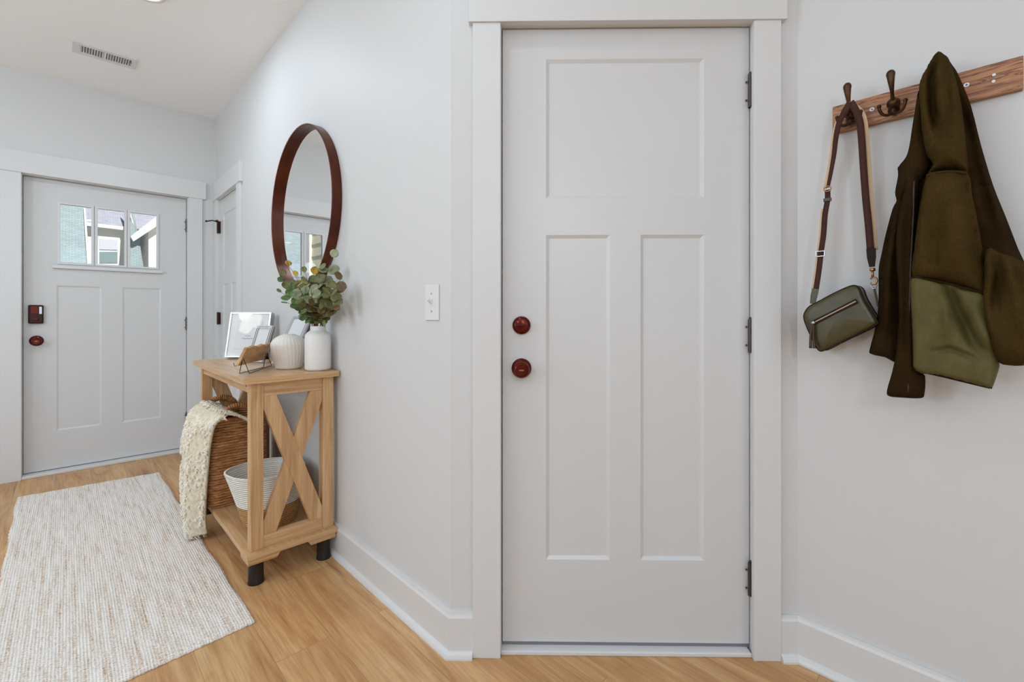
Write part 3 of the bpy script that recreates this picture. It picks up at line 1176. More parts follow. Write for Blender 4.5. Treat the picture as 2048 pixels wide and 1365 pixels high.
part(MB().box(TX0, TX1, TY0, TY1, TZ - 0.026, TZ), 'tabletop', 'oak_top', ends='oak_x')
LW = 0.048
legx = (0.536, 0.829)
legy = (2.078, 3.004)
SH = 0.140
for lx_ in legx:
    for ly_ in legy:
        part(MB().box(lx_, lx_ + LW, ly_, ly_ + LW, SH, TZ - 0.026), 'leg', 'oak_z')
        cx, cy = lx_ + LW / 2, ly_ + LW / 2
        fx = cx + (0.002 if lx_ < 0.6 else -0.012)
        part(MB().lathe([(0.031, 0.0), (0.032, 0.004), (0.0295, 0.010), (0.028, 0.08), (0.028, 0.118)], (fx, cy, 0), 28), 'foot', 'foot', bev=0, smooth=True, angle=40)
for ly_ in legy:
    yb = ly_ + 0.006
    x0, x1 = legx[0] + LW, legx[1]
    part(MB().box(x0, x1, yb, yb + 0.034, TZ - 0.026 - 0.058, TZ - 0.026), 'top_rail', 'oak_x')
    part(MB().box(x0, x1, yb, yb + 0.034, SH, SH + 0.052), 'bottom_rail', 'oak_x')
    za, zb = SH + 0.052, TZ - 0.084
    w = 0.052
    for k, (xa_, xb_) in enumerate(((x0, x1), (x1, x0))):
        sgn = 1 if xb_ > xa_ else -1
        # brace from top at xa_ to bottom at xb_
        poly = [(xa_, yb + 0.003 * k, zb), (xa_ + sgn * w, yb + 0.003 * k, zb), (xb_, yb + 0.003 * k, za + 0.05), (xb_, yb + 0.003 * k, za), (xb_ - sgn * w, yb + 0.003 * k, za), (xa_, yb + 0.003 * k, zb - 0.05)]
        part(MB().prism(poly, (0, 0.028, 0)), 'cross_brace', 'oak_z', bev=0.0015)
for lx_ in (legx[0] + 0.004, legx[1] + 0.004):
    o = part(MB().box(lx_, lx_ + 0.03, legy[0] + LW, legy[1], TZ - 0.026 - 0.045, TZ - 0.026), 'side_rail', 'oak_y')
    if lx_ < 0.6:
        for sy in (2.16, 2.40, 2.68, 2.94):
            MB().lathe([(0.0045, lx_ - 0.0006), (0.0045, lx_ + 0.002)], (0, sy, TZ - 0.045), 12, 'x').build('screw_hole', 'dark', o, world=True)
part(MB().box(0.517, 0.885, TY0 + 0.002, TY1 - 0.002, SH - 0.022, SH), 'shelf', 'oak_y', ends='oak_x')
zt, zl = SH - 0.022, SH - 0.046
for yy in (TY0 + 0.010, TY1 - 0.030):
    for xa_, sg in ((0.522, 1), (0.880, -1)):
        part(MB().prism([(xa_, yy, zt), (xa_ + sg * 0.125, yy, zt), (xa_ + sg * 0.110, yy, zl), (xa_, yy, zl)], (0, 0.02, 0)), 'corner_bracket', 'oak_x')
for yy, sg in ((TY0 + 0.030, 1), (TY1 - 0.030, -1)):
    for xx in (0.522, 0.860):
        part(MB().prism([(xx, yy, zt), (xx, yy + sg * 0.105, zt), (xx, yy + sg * 0.090, zl), (xx, yy, zl)], (0.02, 0, 0)), 'corner_bracket', 'oak_y')

# ------------------------------------------------------------------ vases
TT = TZ
vx, vy = 0.832, 2.143
va = thing('bottle_vase', 'tall smooth white bottle vase holding the eucalyptus at the table corner', 'vase', (vx, vy, TT))
pr = [(0.048, 0.0), (0.054, 0.004), (0.057, 0.012), (0.057, 0.150), (0.055, 0.162), (0.046, 0.174), (0.035, 0.181), (0.0325, 0.186), (0.033, 0.200), (0.034, 0.203), (0.030, 0.203), (0.029, 0.19), (0.029, 0.17), (0.001, 0.168)]
MB().lathe(pr, (0, 0, 0), 48).build('body', 'ceramic', va, True)
vx2, vy2 = 0.757, 2.302
vb = thing('ribbed_vase', 'squat ribbed white vase behind the tall bottle vase', 'vase', (vx2, vy2, TT))
pr = []
for k in range(25):
    t = k / 24
    h = 0.160 * t
    r_ = 0.057 + 0.021 * math.sin(min(1, t * 1.25) * PI * 0.5) if t < 0.72 else 0.078 * math.sqrt(max(0.03, 1 - ((t - 0.66) / 0.36) ** 2))
    pr.append((r_, h))
pr = [(0.05, 0.0)] + [(a, b2 + 0.002) for a, b2 in pr] + [(0.026, 0.163), (0.022, 0.162), (0.022, 0.15), (0.001, 0.148)]
MB().lathe(pr, (0, 0, 0), 192, rib=lambda a, h: 0.020 * (0.5 + 0.5 * math.cos(30 * (a + h * 1.2))) * (1 if 0.004 < h < 0.155 else 0)).build('body', 'ceramic_matte', vb, True)

# ------------------------------------------------------------------ eucalyptus
eu = thing('eucalyptus_bouquet', 'bunch of round leaved eucalyptus sprigs standing in the tall white vase', 'plant', (vx, vy, TT + 0.18))
rnd = random.Random(21)


def leaf_mesh(mb, c, nrm, up, L, W):
    """rounded cupped leaf with a little thickness; c = leaf base"""
    nrm = nrm.normalized()
    up = (up - nrm * up.dot(nrm)).normalized()
    sd = nrm.cross(up)
    rows = 8
    ring = []
    top = []
    for i in range(rows + 1):
        t = i / rows
        w = W * (math.sin(PI * min(1, t * 0.94 + 0.03)) ** 0.55)
        for j in (-1, -0.5, 0, 0.5, 1):
            h = 0.18 * W * (j * j) + 0.10 * L * (t - 0.3) ** 2 - (0.0015 if j == 0 else 0)
            top.append(c + up * (L * t) + sd * (w * j) + nrm * h)
    k = 5
    n0 = len(top)
    bot = [p - nrm * 0.0007 for p in top]
    fs_ = []
    for i in range(rows):
        for j in range(4):
            a = i * k + j
            fs_.append((a, a + 1, a + k + 1, a + k))
            fs_.append((n0 + a, n0 + a + k, n0 + a + k + 1, n0 + a + 1))
    for i in range(rows):
        for j in (0, 4):
            a = i * k + j
            fs_.append((a, a + k, n0 + a + k, n0 + a))
    mb.add(top + bot, fs_)


neck = Vector((vx, vy, TT + 0.203))
TIPS = [  # px, py, X of tip, material, n pairs
    (664, 514, 0.815, 'leaf_b', 4), (640, 540, 0.79, 'leaf_a', 4), (628, 548, 0.80, 'leaf_backlit', 1), (610, 545, 0.76, 'leaf_a', 4), (578, 532, 0.77, 'leaf_backlit', 2), (594, 552, 0.75, 'leaf_backlit', 1), (570, 552, 0.72, 'leaf_a', 4), (565, 563, 0.70, 'leaf_c', 5),
    (562, 585, 0.68, 'leaf_c', 4), (575, 606, 0.70, 'leaf_c', 4), (600, 618, 0.74, 'leaf_c', 3), (655, 545, 0.82, 'leaf_b', 4),
    (684, 556, 0.80, 'leaf_d', 4), (683, 596, 0.80, 'leaf_a', 4), (668, 618, 0.79, 'leaf_d', 3), (645, 590, 0.77, 'leaf_a', 4),
    (622, 580, 0.74, 'leaf_b', 4), (596, 572, 0.71, 'leaf_b', 5), (628, 610, 0.77, 'leaf_d', 3), (646, 648, 0.77, 'leaf_c', 1), (610, 636, 0.76, 'leaf_c', 2),
    (672, 575, 0.77, 'leaf_a', 4), (605, 598, 0.735, 'leaf_a', 4)]
camp = Vector((0, 0, CH))
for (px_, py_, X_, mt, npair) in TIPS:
    tip = onX(px_, py_, X_)
    tip.y += 0.0
    a0 = neck + Vector((rnd.uniform(-0.018, 0.018), rnd.uniform(-0.018, 0.018), -0.03))
    L = (tip - a0)
    midp = a0 + L * 0.45 + Vector((0, 0, 0.045 * min(1, L.length / 0.15)))
    pth = catmull([a0, a0 + Vector((0, 0, 0.035)) + L * 0.06, midp, tip], 6)
    br = MB().tube(pth, [0.0022 - 0.0014 * i / len(pth) for i in range(len(pth))], 6).build('sprig', 'stem', eu, True, world=True)
    lm = MB()
    npth = len(pth)
    for q in range(npair + 1):
        t = 1.0 if q == npair else 0.42 + 0.55 * q / max(1, npair)
        i = min(npth - 2, int(t * (npth - 1)))
        p = pth[min(npth - 1, int(round(t * (npth - 1))))]
        tg = (pth[min(i + 1, npth - 1)] - pth[max(i - 1, 0)]).normalized()
        tocam = (camp - p).normalized()
        perp = tg.cross(tocam).normalized()
        for sgn in ((1, -1) if q < npair else (0,)):
            ang = rnd.uniform(-0.6, 0.6)
            dirv = (perp * sgn * 0.9 + tg * (0.45 if sgn else 1.0) + Vector((rnd.uniform(-.35, .35), rnd.uniform(-.35, .35), rnd.uniform(-.2, .35)))).normalized()
            nrm = (tocam * 0.7 + Vector((rnd.uniform(-.8, .5), rnd.uniform(-.7, .7), rnd.uniform(-.3, .9)))).normalized()
            Ls = rnd.uniform(0.036, 0.054) * (0.72 if q == npair else 1.0) * (0.75 if mt == 'leaf_c' else 1.0)
            if p.x + dirv.x * Ls > 0.875:
                dirv.x = -abs(dirv.x)
            leaf_mesh(lm, p, nrm, dirv, Ls, Ls * rnd.uniform(0.40, 0.52))
    for i, p in enumerate(lm.v):
        if p.x > 0.882:
            lm.v[i] = Vector((0.882 - (p.x - 0.882) * 0.3, p.y, p.z))
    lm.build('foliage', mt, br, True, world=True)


# ------------------------------------------------------------------ picture frames
def frame(name, label, base, ang, lean, W, H, T, border, mat, sidemat=None, kind='plain'):
    """upright frame standing on the table; local -y is the face, leaning back by lean"""
    root = thing(name, label, 'picture frame', base, (0, 0, ang))
    LM = Matrix.Rotation(-lean, 4, 'X')
    def bld(mb, nm, mt, par=root, **k):
        return mb.build(nm, mt, par, M4=LM, **k)
    rot_off = 0.0005
    mb = MB()
    for (x0, x1, z0, z1) in ((-W / 2, -W / 2 + border, 0, H), (W / 2 - border, W / 2, 0, H), (-W / 2 + border, W / 2 - border, 0, border), (-W / 2 + border, W / 2 - border, H - border, H)):
        mb.box(x0, x1, -T / 2, T / 2, z0 + rot_off, z1 + rot_off)
    return root, LM, mb, bld


# big silver shadow-box frame
BFang, BFlean = R(-44), R(13)
bx = Vector((0.655, 3.035, TT)) + Vector((math.cos(BFang), math.sin(BFang), 0)) * 0.122
bfW, bfH, bfT = 0.238, 0.266, 0.042
root, LM, mb, bld = frame('picture_frame', 'large silver shadow box picture frame at the far end of the table', bx + Vector((0, 0, 0.006)), BFang, BFlean, bfW, bfH, bfT, 0.010, 'silver')
bld(mb, 'frame_rim', 'silver', bevel=0.0015)
bld(MB().box(-bfW / 2 + 0.008, bfW / 2 - 0.008, -bfT / 2 + 0.004, bfT / 2 - 0.002, 0.010, bfH - 0.008), 'glazed_mat', 'mat_board')
bld(MB().box(-0.075, 0.075, -bfT / 2 + 0.0025, -bfT / 2 + 0.0045, 0.05, 0.215), 'print', 'picture')
ink = MB()
ink.box(-0.018, 0.014, -bfT / 2 + 0.0015, -bfT / 2 + 0.003, 0.1245, 0.1257)
pts = []
for k in range(60):
    t = k / 59
    pts.append((-0.032 + 0.064 * t, -bfT / 2 + 0.002, 0.110 + 0.0022 * math.sin(t * 55) + 0.002 * math.sin(t * 17)))
ink.tube(pts, 0.0006, 4)
bld(ink, 'print_lettering', 'print_ink')
bld(MB().box(-0.03, 0.03, bfT / 2, bfT / 2 + 0.006, 0.01, 0.16), 'easel_back', 'black_metal')

# medium frame behind the ribbed vase, leaning towards the wall
MFang, MFlean = R(-66), R(30)
root, LM, mb, bld = frame('picture_frame', 'small silver picture frame leaning behind the ribbed white vase', (0.762, 2.43, TT + 0.006), MFang, MFlean, 0.126, 0.275, 0.016, 0.018, 'silver')
bld(mb, 'frame_rim', 'silver', bevel=0.003)
bld(MB().box(-0.0625, 0.0625, 0.004, 0.012, 0.002, 0.273), 'frame_side', 'frame_back')
bld(MB().box(-0.046, 0.046, -0.005, 0.003, 0.017, 0.258), 'glazed_photo', 'picture')
lg = MB().prism([(-0.02, 0.012, 0.17), (0.02, 0.012, 0.17), (0.025, 0.07, 0.045), (-0.025, 0.07, 0.045)], (0, 0.003, 0.001))
bld(lg, 'easel_back', 'frame_back')

# beaded frame
BDang, BDlean = R(-58), R(22)
root, LM, mb, bld = frame('picture_frame', 'small beaded white picture frame behind the wooden plaque', (0.704, 2.655, TT + 0.005), BDang, BDlean, 0.104, 0.205, 0.012, 0.020, 'silver')
bld(mb, 'frame_rim', 'silver', bevel=0.002)
bd_ = MB()
for k in range(34):
    for row in (0, 1):
        z = 0.006 + k * 0.0059
        for x in (-0.052 + 0.005 + row * 0.009, 0.052 - 0.005 - row * 0.009):
            bd_.ball((x, -0.008, z), 0.0034, 4)
for k in range(16):
    for row in (0, 1):
        x = -0.0445 + k * 0.0059
        for z in (0.006 + row * 0.009, 0.200 - row * 0.009):
            bd_.ball((x, -0.008, z), 0.0034, 4)
bld(bd_, 'bead_border', 'ceramic', smooth=True)
bld(MB().box(-0.0515, 0.0515, 0.003, 0.010, 0.002, 0.203), 'frame_side', 'frame_back')
bld(MB().box(-0.032, 0.032, -0.004, 0.002, 0.019, 0.186), 'glazed_photo', 'picture')
lg = MB().prism([(-0.018, 0.010, 0.14), (0.018, 0.010, 0.14), (0.022, 0.06, 0.035), (-0.022, 0.06, 0.035)], (0, 0.003, 0.001))
bld(lg, 'easel_back', 'black_metal')

# wooden plaque on a wire easel
def tb(px, py, z=TT + 0.0025):
    return onZ(px, py, z)


p1, p2, p3, p4 = tb(479, 747), tb(498.5, 747), tb(527, 735), tb(543, 731)
e_dir = (p3 - p1)
ea = thing('wire_easel', 'small black wire easel holding the wooden plaque on the table', 'easel', (p1 + p2 + p3 + p4) / 4 - Vector((0, 0, 0.0025)))
ups = (p2 - p1)
def apex(a, b2):
    m_ = (a + b2) / 2
    return m_ + Vector((0, 0, 0.066)) - ups * 0.12


q1, q2 = apex(p1, p2), apex(p3, p4)
w_ = MB()
w_.tube([q1 + Vector((0, 0, 0.012)), p1, p3, q2 + Vector((0, 0, 0.012))], 0.0016, 6)
w_.tube([q1, p2, p4, q2], 0.0016, 6)
w_.build('wire_legs', 'black_metal', ea, world=True)
for q, pp in ((q1, p1), (q2, p3)):
    b0 = q + (pp - q) * 0.45
    tw = (p1 - p2).normalized()
    lip = MB().tube([q + (p2 - p1) * 0.0 + Vector((0, 0, 0.01)), b0, b0 + tw * 0.03 + Vector((0, 0, -0.006)), b0 + tw * 0.034 + Vector((0, 0, 0.008))], 0.0015, 6)
    lip.build('wire_lip', 'black_metal', ea, world=True)
# plaque : quadrilateral seen from its back, thickness towards the hall
pl_ = thing('wooden_plaque', 'raw edged wooden plaque leaning on the small wire easel', 'plaque', q1)
tw = (p1 - p2).normalized()
zc = Vector((0, 0, 1))
al = (q2 - q1).normalized()
low_a = q1 - al * 0.016 + Vector((0, 0, -0.034)) + tw * 0.016
low_b = q2 + al * 0.016 + Vector((0, 0, -0.034)) + tw * 0.016
upv = (Vector((0, 0, 0.078)) - tw * 0.040)
pts = []
for k in range(11):
    t = k / 10
    pts.append(low_a.lerp(low_b, t) + upv * (0.02 * math.sin(k * 2.3)))
for k in range(11):
    t = 1 - k / 10
    pts.append(low_a.lerp(low_b, t) + upv * (1 + 0.05 * math.sin(k * 1.9)))
nn = upv.cross(al).normalized()
if nn.dot(tw) < 0:
    nn = -nn
MB().prism(pts, nn * 0.012).build('plaque_board', 'plaque', pl_, world=True, bevel=0.0015)

# ------------------------------------------------------------------ wicker basket
wb = thing('wicker_basket', 'brown woven wicker basket with a throw on the table shelf', 'basket', (0.635, 2.83, SH))


def rrect(cx, cy, hx, hy, rad, n=10):
    o = []
    for (sx, sy, a0) in ((1, 1, 0), (-1, 1, 90), (-1, -1, 180), (1, -1, 270)):
        for k in range(n):
            a = R(a0 + 90 * k / (n - 1))
            o.append((cx + sx * (hx - rad) + rad * math.cos(a), cy + sy * (hy - rad) + rad * math.sin(a)))
    return o


def shell(levels, thick, closed_bottom=True):
    """levels: list of (z, outline) outlines with equal counts -> hollow vessel"""
    mb = MB()
    n = len(levels[0][1])
    vs, fs = [], []
    for z, ol in levels:
        vs += [(x, y, z if not callable(z) else z(x, y)) for x, y in ol]
    k = len(levels)
    inner = []
    for z, ol in reversed(levels):
        cx = sum(p[0] for p in ol) / n
        cy = sum(p[1] for p in ol) / n
        zz = z
        row = []
        for x, y in ol:
            d = math.hypot(x - cx, y - cy)
            s = (d - thick) / d
            row.append((cx + (x - cx) * s, cy + (y - cy) * s, (zz(x, y) if callable(zz) else max(zz, levels[0][0] + thick))))
        vs += row
    tot = 2 * k
    for i in range(tot - 1):
        for j in range(n):
            fs.append((i * n + j, i * n + (j + 1) % n, (i + 1) * n + (j + 1) % n, (i + 1) * n + j))
    fs.append(list(range(n))[::-1])
    fs.append([(tot - 1) * n + j for j in range(n)])
    return mb.add(vs, fs)


lv_ = []
rw = random.Random(3)
NL = 190
for k in range(NL + 1):
    t = k / NL
    z = 0.004 + 0.430 * t
    hx = 0.133 + 0.006 * math.sin(PI * t) + 0.0030 * abs(math.sin(z * PI / 0.0135))
    hy = 0.160 + 0.010 * math.sin(PI * t) + 0.0030 * abs(math.sin(z * PI / 0.0135))
    lv_.append((z, rrect(0, 0, hx, hy, 0.055)))
shell(lv_, 0.012).build('basket_body', 'wicker', wb, True)
rim = MB().tube([(x, y, 0.436) for x, y in rrect(0, 0, 0.132, 0.160, 0.055)], 0.011, 10, True)
rim.build('rim', 'wicker_handle', wb, True)
for sy in (-1, 1):
    arc = []
    for k in range(25):
        a = PI * k / 24
        arc.append((-0.008 - 0.004 * sy - 0.074 * math.cos(a), sy * (0.152 + 0.010 * math.sin(a)), 0.425 + 0.078 * math.sin(a) ** 0.75))
    hd = MB().tube(arc, 0.0125, 10)
    for k in range(23):
        i = 1 + k
        p, q = Vector(arc[i]), Vector(arc[min(i + 1, 24)])
        t = (q - p)
        if t.length < 1e-5:
            continue
        t.normalize()
        u_ = t.orthogonal().normalized()
        v_ = t.cross(u_)
        ringp = [p + (u_ * math.cos(2 * PI * c_ / 12) + v_ * math.sin(2 * PI * c_ / 12)) * 0.0125 for c_ in range(12)]
        hd.tube(ringp, 0.0042, 5, True)
    hd.build('handle', 'wicker_handle', wb, True)

# ------------------------------------------------------------------ throw blanket
th = thing('throw_blanket', 'chunky cream knitted throw spilling from the wicker basket to the floor', 'blanket', (0.47, 2.83, 0.02))
# centre path from inside the basket over the rim and down
NU, NV = 64, 26


def throw_pt(u, v):
    """u 0..1 along the drop, v -1..1 across (v=-1 nearest camera)"""
    ctrl = [(0.66, 0.560), (0.60, 0.605), (0.535, 0.622), (0.482, 0.585), (0.462, 0.50), (0.452, 0.38), (0.446, 0.25), (0.444, 0.13), (0.450, 0.035)]
    k = u * (len(ctrl) - 1)
    i = min(int(k), len(ctrl) - 2)
    f_ = k - i
    p0 = ctrl[max(i - 1, 0)]
    p1_, p2_ = ctrl[i], ctrl[i + 1]
    p3_ = ctrl[min(i + 2, len(ctrl) - 1)]
    def cr(a, b2, c_, d_):
        return 0.5 * (2 * b2 + (c_ - a) * f_ + (2 * a - 5 * b2 + 4 * c_ - d_) * f_ ** 2 + (3 * b2 - a - 3 * c_ + d_) * f_ ** 3)
    x, z = cr(p0[0], p1_[0], p2_[0], p3_[0]), cr(p0[1], p1_[1], p2_[1], p3_[1])
    # width profile
    ya = 2.545 + 0.10 * u - 0.02 * math.sin(PI * u * 1.6)
    yb = 2.985 - 0.02 * u - 0.235 * max(0, u - 0.55) / 0.45
    yb = max(yb, ya + 0.08)
    y = ya + (yb - ya) * (v * 0.5 + 0.5)
    if u > 0.3:
        amp = min(1, (u - 0.3) / 0.3)
        x += amp * (0.012 * math.sin(v * 7 + u * 2) - 0.010 * (1 - v * v))
    # curl edge round the basket corner
    x += 0.035 * max(0, -v - 0.55) / 0.45 * (1 if u > 0.25 else 0.3)
    return Vector((x, y, z))


vs, fs = [], []
for L_ in (0, 1):
    for i in range(NU + 1):
        for j in range(NV + 1):
            u, v = i / NU, j / NV * 2 - 1
            p = throw_pt(u, v)
            e = 0.012 if L_ else 0
            pu = throw_pt(min(u + 0.01, 1), v) - throw_pt(max(u - 0.01, 0), v)
            pv = throw_pt(u, min(v + 0.02, 1)) - throw_pt(u, max(v - 0.02, -1))
            nn = pu.cross(pv).normalized()
            if nn.x > 0 and u > 0.3:
                nn = -nn
            if u <= 0.3 and nn.z < 0:
                nn = -nn
            vs.append(p + nn * e)
N1 = (NU + 1) * (NV + 1)
for i in range(NU):
    for j in range(NV):
        a = i * (NV + 1) + j
        fs.append((a, a + 1, a + NV + 2, a + NV + 1))
        fs.append((N1 + a, N1 + a + NV + 1, N1 + a + NV + 2, N1 + a + 1))
bd = [j for j in range(NV)] + [NV + i * (NV + 1) for i in range(NU)] + [NU * (NV + 1) + NV - j for j in range(NV)] + [(NU - i) * (NV + 1) for i in range(NU)]
for q in range(len(bd)):
    a, b2 = bd[q], bd[(q + 1) % len(bd)]
    fs.append((a, N1 + a, N1 + b2, b2))
MB().add(vs, fs).build('knit_cloth', 'knit', th, True, world=True)
tf_ = MB()
rt = random.Random(9)
for k in range(3000):
    u, v = rt.uniform(0.10, 1.0), rt.uniform(-1, 1)
    dens = 0.5 + 0.5 * math.sin(u * 24 + 2.2 * math.sin(v * 3.1))
    if rt.random() > 0.12 + 0.88 * dens ** 1.5:
        continue
    p = throw_pt(u, v)
    outw = Vector((-1, rt.uniform(-.3, .3), 0.1)) if u > 0.25 else Vector((-0.4, 0, 1))
    outw.normalize()
    s = p + outw * 0.010
    dx = Vector((0, rt.uniform(-.009, .009), rt.uniform(-.026, -.012)))
    if u <= 0.25:
        dx = Vector((rt.uniform(-.024, -.010), rt.uniform(-.009, .009), rt.uniform(-.004, .004)))
    loop = []
    for q in range(6):
        a = q / 5
        pt = s + dx * a + outw * (rt.uniform(0.008, 0.012) * math.sin(PI * a))
        pt.z = max(pt.z, 0.015)
        loop.append(pt)
    tf_.tube(loop, [0.0030, 0.0042, 0.0047, 0.0047, 0.0042, 0.0030], 6)
tf_.build('yarn_tufts', 'tuft', th, True, world=True)['kind'] = 'stuff'
fg = MB()
for k in range(70):
    v = rt.uniform(-1, 1)
    p = throw_pt(rt.uniform(0.93, 1.0), v)
    p.x -= rt.uniform(0.0, 0.012)
    q = p + Vector((rt.uniform(-.012, .012), rt.uniform(-.015, .015), -0.03))
    q.z = max(q.z, 0.014)
    fg.tube([p, (p + q) / 2 + Vector((-0.006, 0, 0)), q], 0.0028, 5)
fg.build('fringe', 'tuft', th, True, world=True)

# ------------------------------------------------------------------ rope basket
rb = thing('rope_basket', 'white cotton rope basket with jute base in front of the wicker basket', 'basket', (0.690, 2.345, SH))


def ropeline(t):
    o = []
    for k in range(64):
        a = 2 * PI * k / 64
        r_ = 0.112 + 0.050 * t ** 0.9
        cx, cy = 0.004 * t, 0.055 * t
        x, y = r_ * math.cos(a), r_ * math.sin(a)
        d = max(0, math.cos(a - R(150))) ** 6
        x += d * 0.022 * t * t * math.cos(R(150))
        y += d * 0.022 * t * t * math.sin(R(150))
        o.append((cx + x, cy + y))
    return o


lv_ = []
for k in range(76):
    t = k / 75
    z = 0.003 + 0.225 * t
    g_ = 0.0016 * abs(math.sin(z * PI / 0.0092))
    ol = ropeline(t)
    n_ = len(ol)
    cx, cy = sum(p[0] for p in ol) / n_, sum(p[1] for p in ol) / n_
    ol = [(cx + (x - cx) * (1 + g_ / 0.14), cy + (y - cy) * (1 + g_ / 0.14)) for x, y in ol]
    lv_.append((z, ol))
shell(lv_, 0.008).build('basket_body', 'rope', rb, True)
ol = ropeline(1)
MB().tube([(x * 0.98, y * 0.98 + 0.001, 0.229) for x, y in ol], 0.006, 8, True).build('rim', 'rope', rb, True)
ha = R(-8)
hp = []
for k in range(13):
    t = k / 12
    a = ha + R(-11 + 22 * t)
    r_ = 0.160 + 0.020 * math.sin(PI * t)
    hp.append((0.004 + r_ * math.cos(a), 0.052 + r_ * math.sin(a), 0.205 - 0.045 * math.sin(PI * t)))
MB().tube(hp, 0.006, 8).build('handle', 'jute', rb, True)

# ------------------------------------------------------------------ hook rail
RX = HX - 0.020
pr0 = onX(1665, 215, RX)
pr1 = onX(1665, 266, RX)
rz1, rz0 = 1.758, 1.680
ry1 = pr0.y
ry0 = onX(2047, 150, RX).y
zt_a, zt_b = pr0.z, onX(2047, 109, RX).z
zb_a, zb_b = onX(1734, 251.5, RX).z, onX(2047, 175.5, RX).z
rz1, rz0 = (zt_a + zt_b) / 2, (zb_a + zb_b) / 2
rk = thing('hook_rail', 'dark stained wooden hook rail with bronze hooks on the right wall', 'coat rack', (HX, (ry0 + ry1) / 2, (rz0 + rz1) / 2))
MB().box(RX, HX - 0.0005, ry0, ry1, rz0, rz1).build('board', 'rack', rk, world=True, bevel=0.002)
rzc = (rz0 + rz1) / 2
HOOKY = [onX(1703, 230, RX).y, onX(1788, 206, RX).y, onX(1882, 190, RX).y]
for hy in HOOKY:
    h = MB()
    zc_ = rzc - 0.004
    h.lathe([(0.014, RX), (0.014, RX - 0.003), (0.011, RX - 0.006)], (0, hy, zc_ + 0.006), 20, 'x')
    h.lathe([(0.014, RX), (0.013, RX - 0.004)], (0, hy, zc_ - 0.012), 16, 'x')
    h.ball((RX - 0.012, hy, zc_ + 0.004), 0.0155, 10)
    up = catmull([(RX - 0.010, hy, zc_ + 0.006), (RX - 0.030, hy, zc_ + 0.014), (RX - 0.044, hy, zc_ + 0.032), (RX - 0.049, hy + 0.001, zc_ + 0.052), (RX - 0.049, hy + 0.002, zc_ + 0.072)], 7)
    m_ = len(up)
    h.tube(up, [0.0058 - 0.0016 * min(1, i / (m_ - 1) / 0.35) + 0.0062 * max(0, (i / (m_ - 1) - 0.4) / 0.6) ** 1.1 for i in range(m_)], 14)
    h.ball(up[-1], 0.0104, 10, (1, 1, 1.2))
    h.tube([(RX - 0.008, hy, zc_ + 0.002), (RX - 0.014, hy, zc_ - 0.014), (RX - 0.020, hy, zc_ - 0.026)], 0.0050, 10)
    for sg in (1, -1):
        lo = catmull([(RX - 0.018, hy, zc_ - 0.024), (RX - 0.026, hy + sg * 0.010, zc_ - 0.031), (RX - 0.034, hy + sg * 0.021, zc_ - 0.028), (RX - 0.040, hy + sg * 0.027, zc_ - 0.016), (RX - 0.041, hy + sg * 0.028, zc_ - 0.006)], 6)
        h.tube(lo, 0.0040, 10)
        h.ball(lo[-1], 0.0055, 7)
    h.build('hook', 'hook_bronze', rk, True, world=True)
for (sx, sy_) in ((1744, 219), (1933, 170)):
    p = onX(sx, sy_, RX)
    s_ = MB().lathe([(0.0055, RX - 0.0012), (0.0055, RX + 0.001)], (0, p.y, p.z), 16, 'x').build('screw', 'steel', rk, world=True)
    MB().box(RX - 0.0016, RX - 0.0008, p.y - 0.003, p.y + 0.003, p.z - 0.0007, p.z + 0.0007).box(RX - 0.0016, RX - 0.0008, p.y - 0.0007, p.y + 0.0007, p.z - 0.003, p.z + 0.003).build('screw_slot', 'dark', s_, world=True)
for (sx, sy_) in ((1988, 150), (1987, 163)):
    p = onX(sx, sy_, RX)
    MB().lathe([(0.0035, RX - 0.0015), (0.0035, RX + 0.001)], (0, p.y, p.z), 12, 'x').build('screw', 'steel', rk, world=True)


# ------------------------------------------------------------------ fleece jacket
jk = thing('fleece_jacket', 'dark olive hooded fleece jacket hanging from the hook rail', 'jacket', (HX - 0.05, HOOKY[2], 1.72))


def jpart(name, mat, poly, Xm, tf, tb_, Rr, **k):
    return inflate(poly, Xm, tf, tb_, Rr, step=0.0055, **k).build(name, mat, jk, True, world=True)


jpart('back_panel', 'fleece_dark', [(1893, 118), (1906, 132), (1918, 152), (1942, 212), (1962, 290), (1986, 370), (2010, 430), (2036, 497), (2050, 535), (2040, 600), (1985, 640), (1940, 560), (1925, 420), (1905, 250), (1885, 140)],
      1.625, 0.030, 0.016, 0.03, wob=0.004, seed=2, folds=[([(1925, 200), (1968, 380), (2000, 500)], 0.010, -0.022), ([(1950, 300), (1985, 400), (2020, 520)], 0.010, 0.016), ([(1905, 160), (1935, 280), (1950, 400)], 0.008, -0.016), ([(1962, 372), (1990, 376)], 0.004, -0.012)])
jpart('body', 'fleece_dark', [(1796, 334), (1812, 345), (1818, 420), (1808, 560), (1806, 660), (1795, 722), (1770, 715), (1741, 708), (1740, 696), (1752, 650), (1757, 600), (1757, 540), (1763, 508), (1771, 470), (1785, 418), (1793, 402), (1790, 385), (1796, 352)],
      1.630, 0.040, 0.012, 0.03, wob=0.004, seed=4, folds=[([(1800, 420), (1780, 560), (1775, 700)], 0.008, 0.022), ([(1788, 430), (1766, 560), (1755, 690)], 0.007, -0.022)])
jpart('collar', 'fleece_dark', [(1838, 180), (1830, 220), (1824, 256), (1819, 290), (1812, 314), (1797, 334), (1799, 350), (1793, 385), (1803, 405), (1826, 380), (1850, 354), (1862, 325), (1856, 260), (1850, 210)],
      1.612, 0.036, 0.012, 0.03, wob=0.003, seed=6, folds=[([(1840, 200), (1828, 280), (1818, 350)], 0.008, 0.012)])
jpart('lining', 'fleece_dark', [(1822, 300), (1866, 300), (1880, 350), (1860, 420), (1850, 570), (1806, 570), (1804, 420), (1808, 350)], 1.628, 0.012, 0.010, 0.02, seed=7)
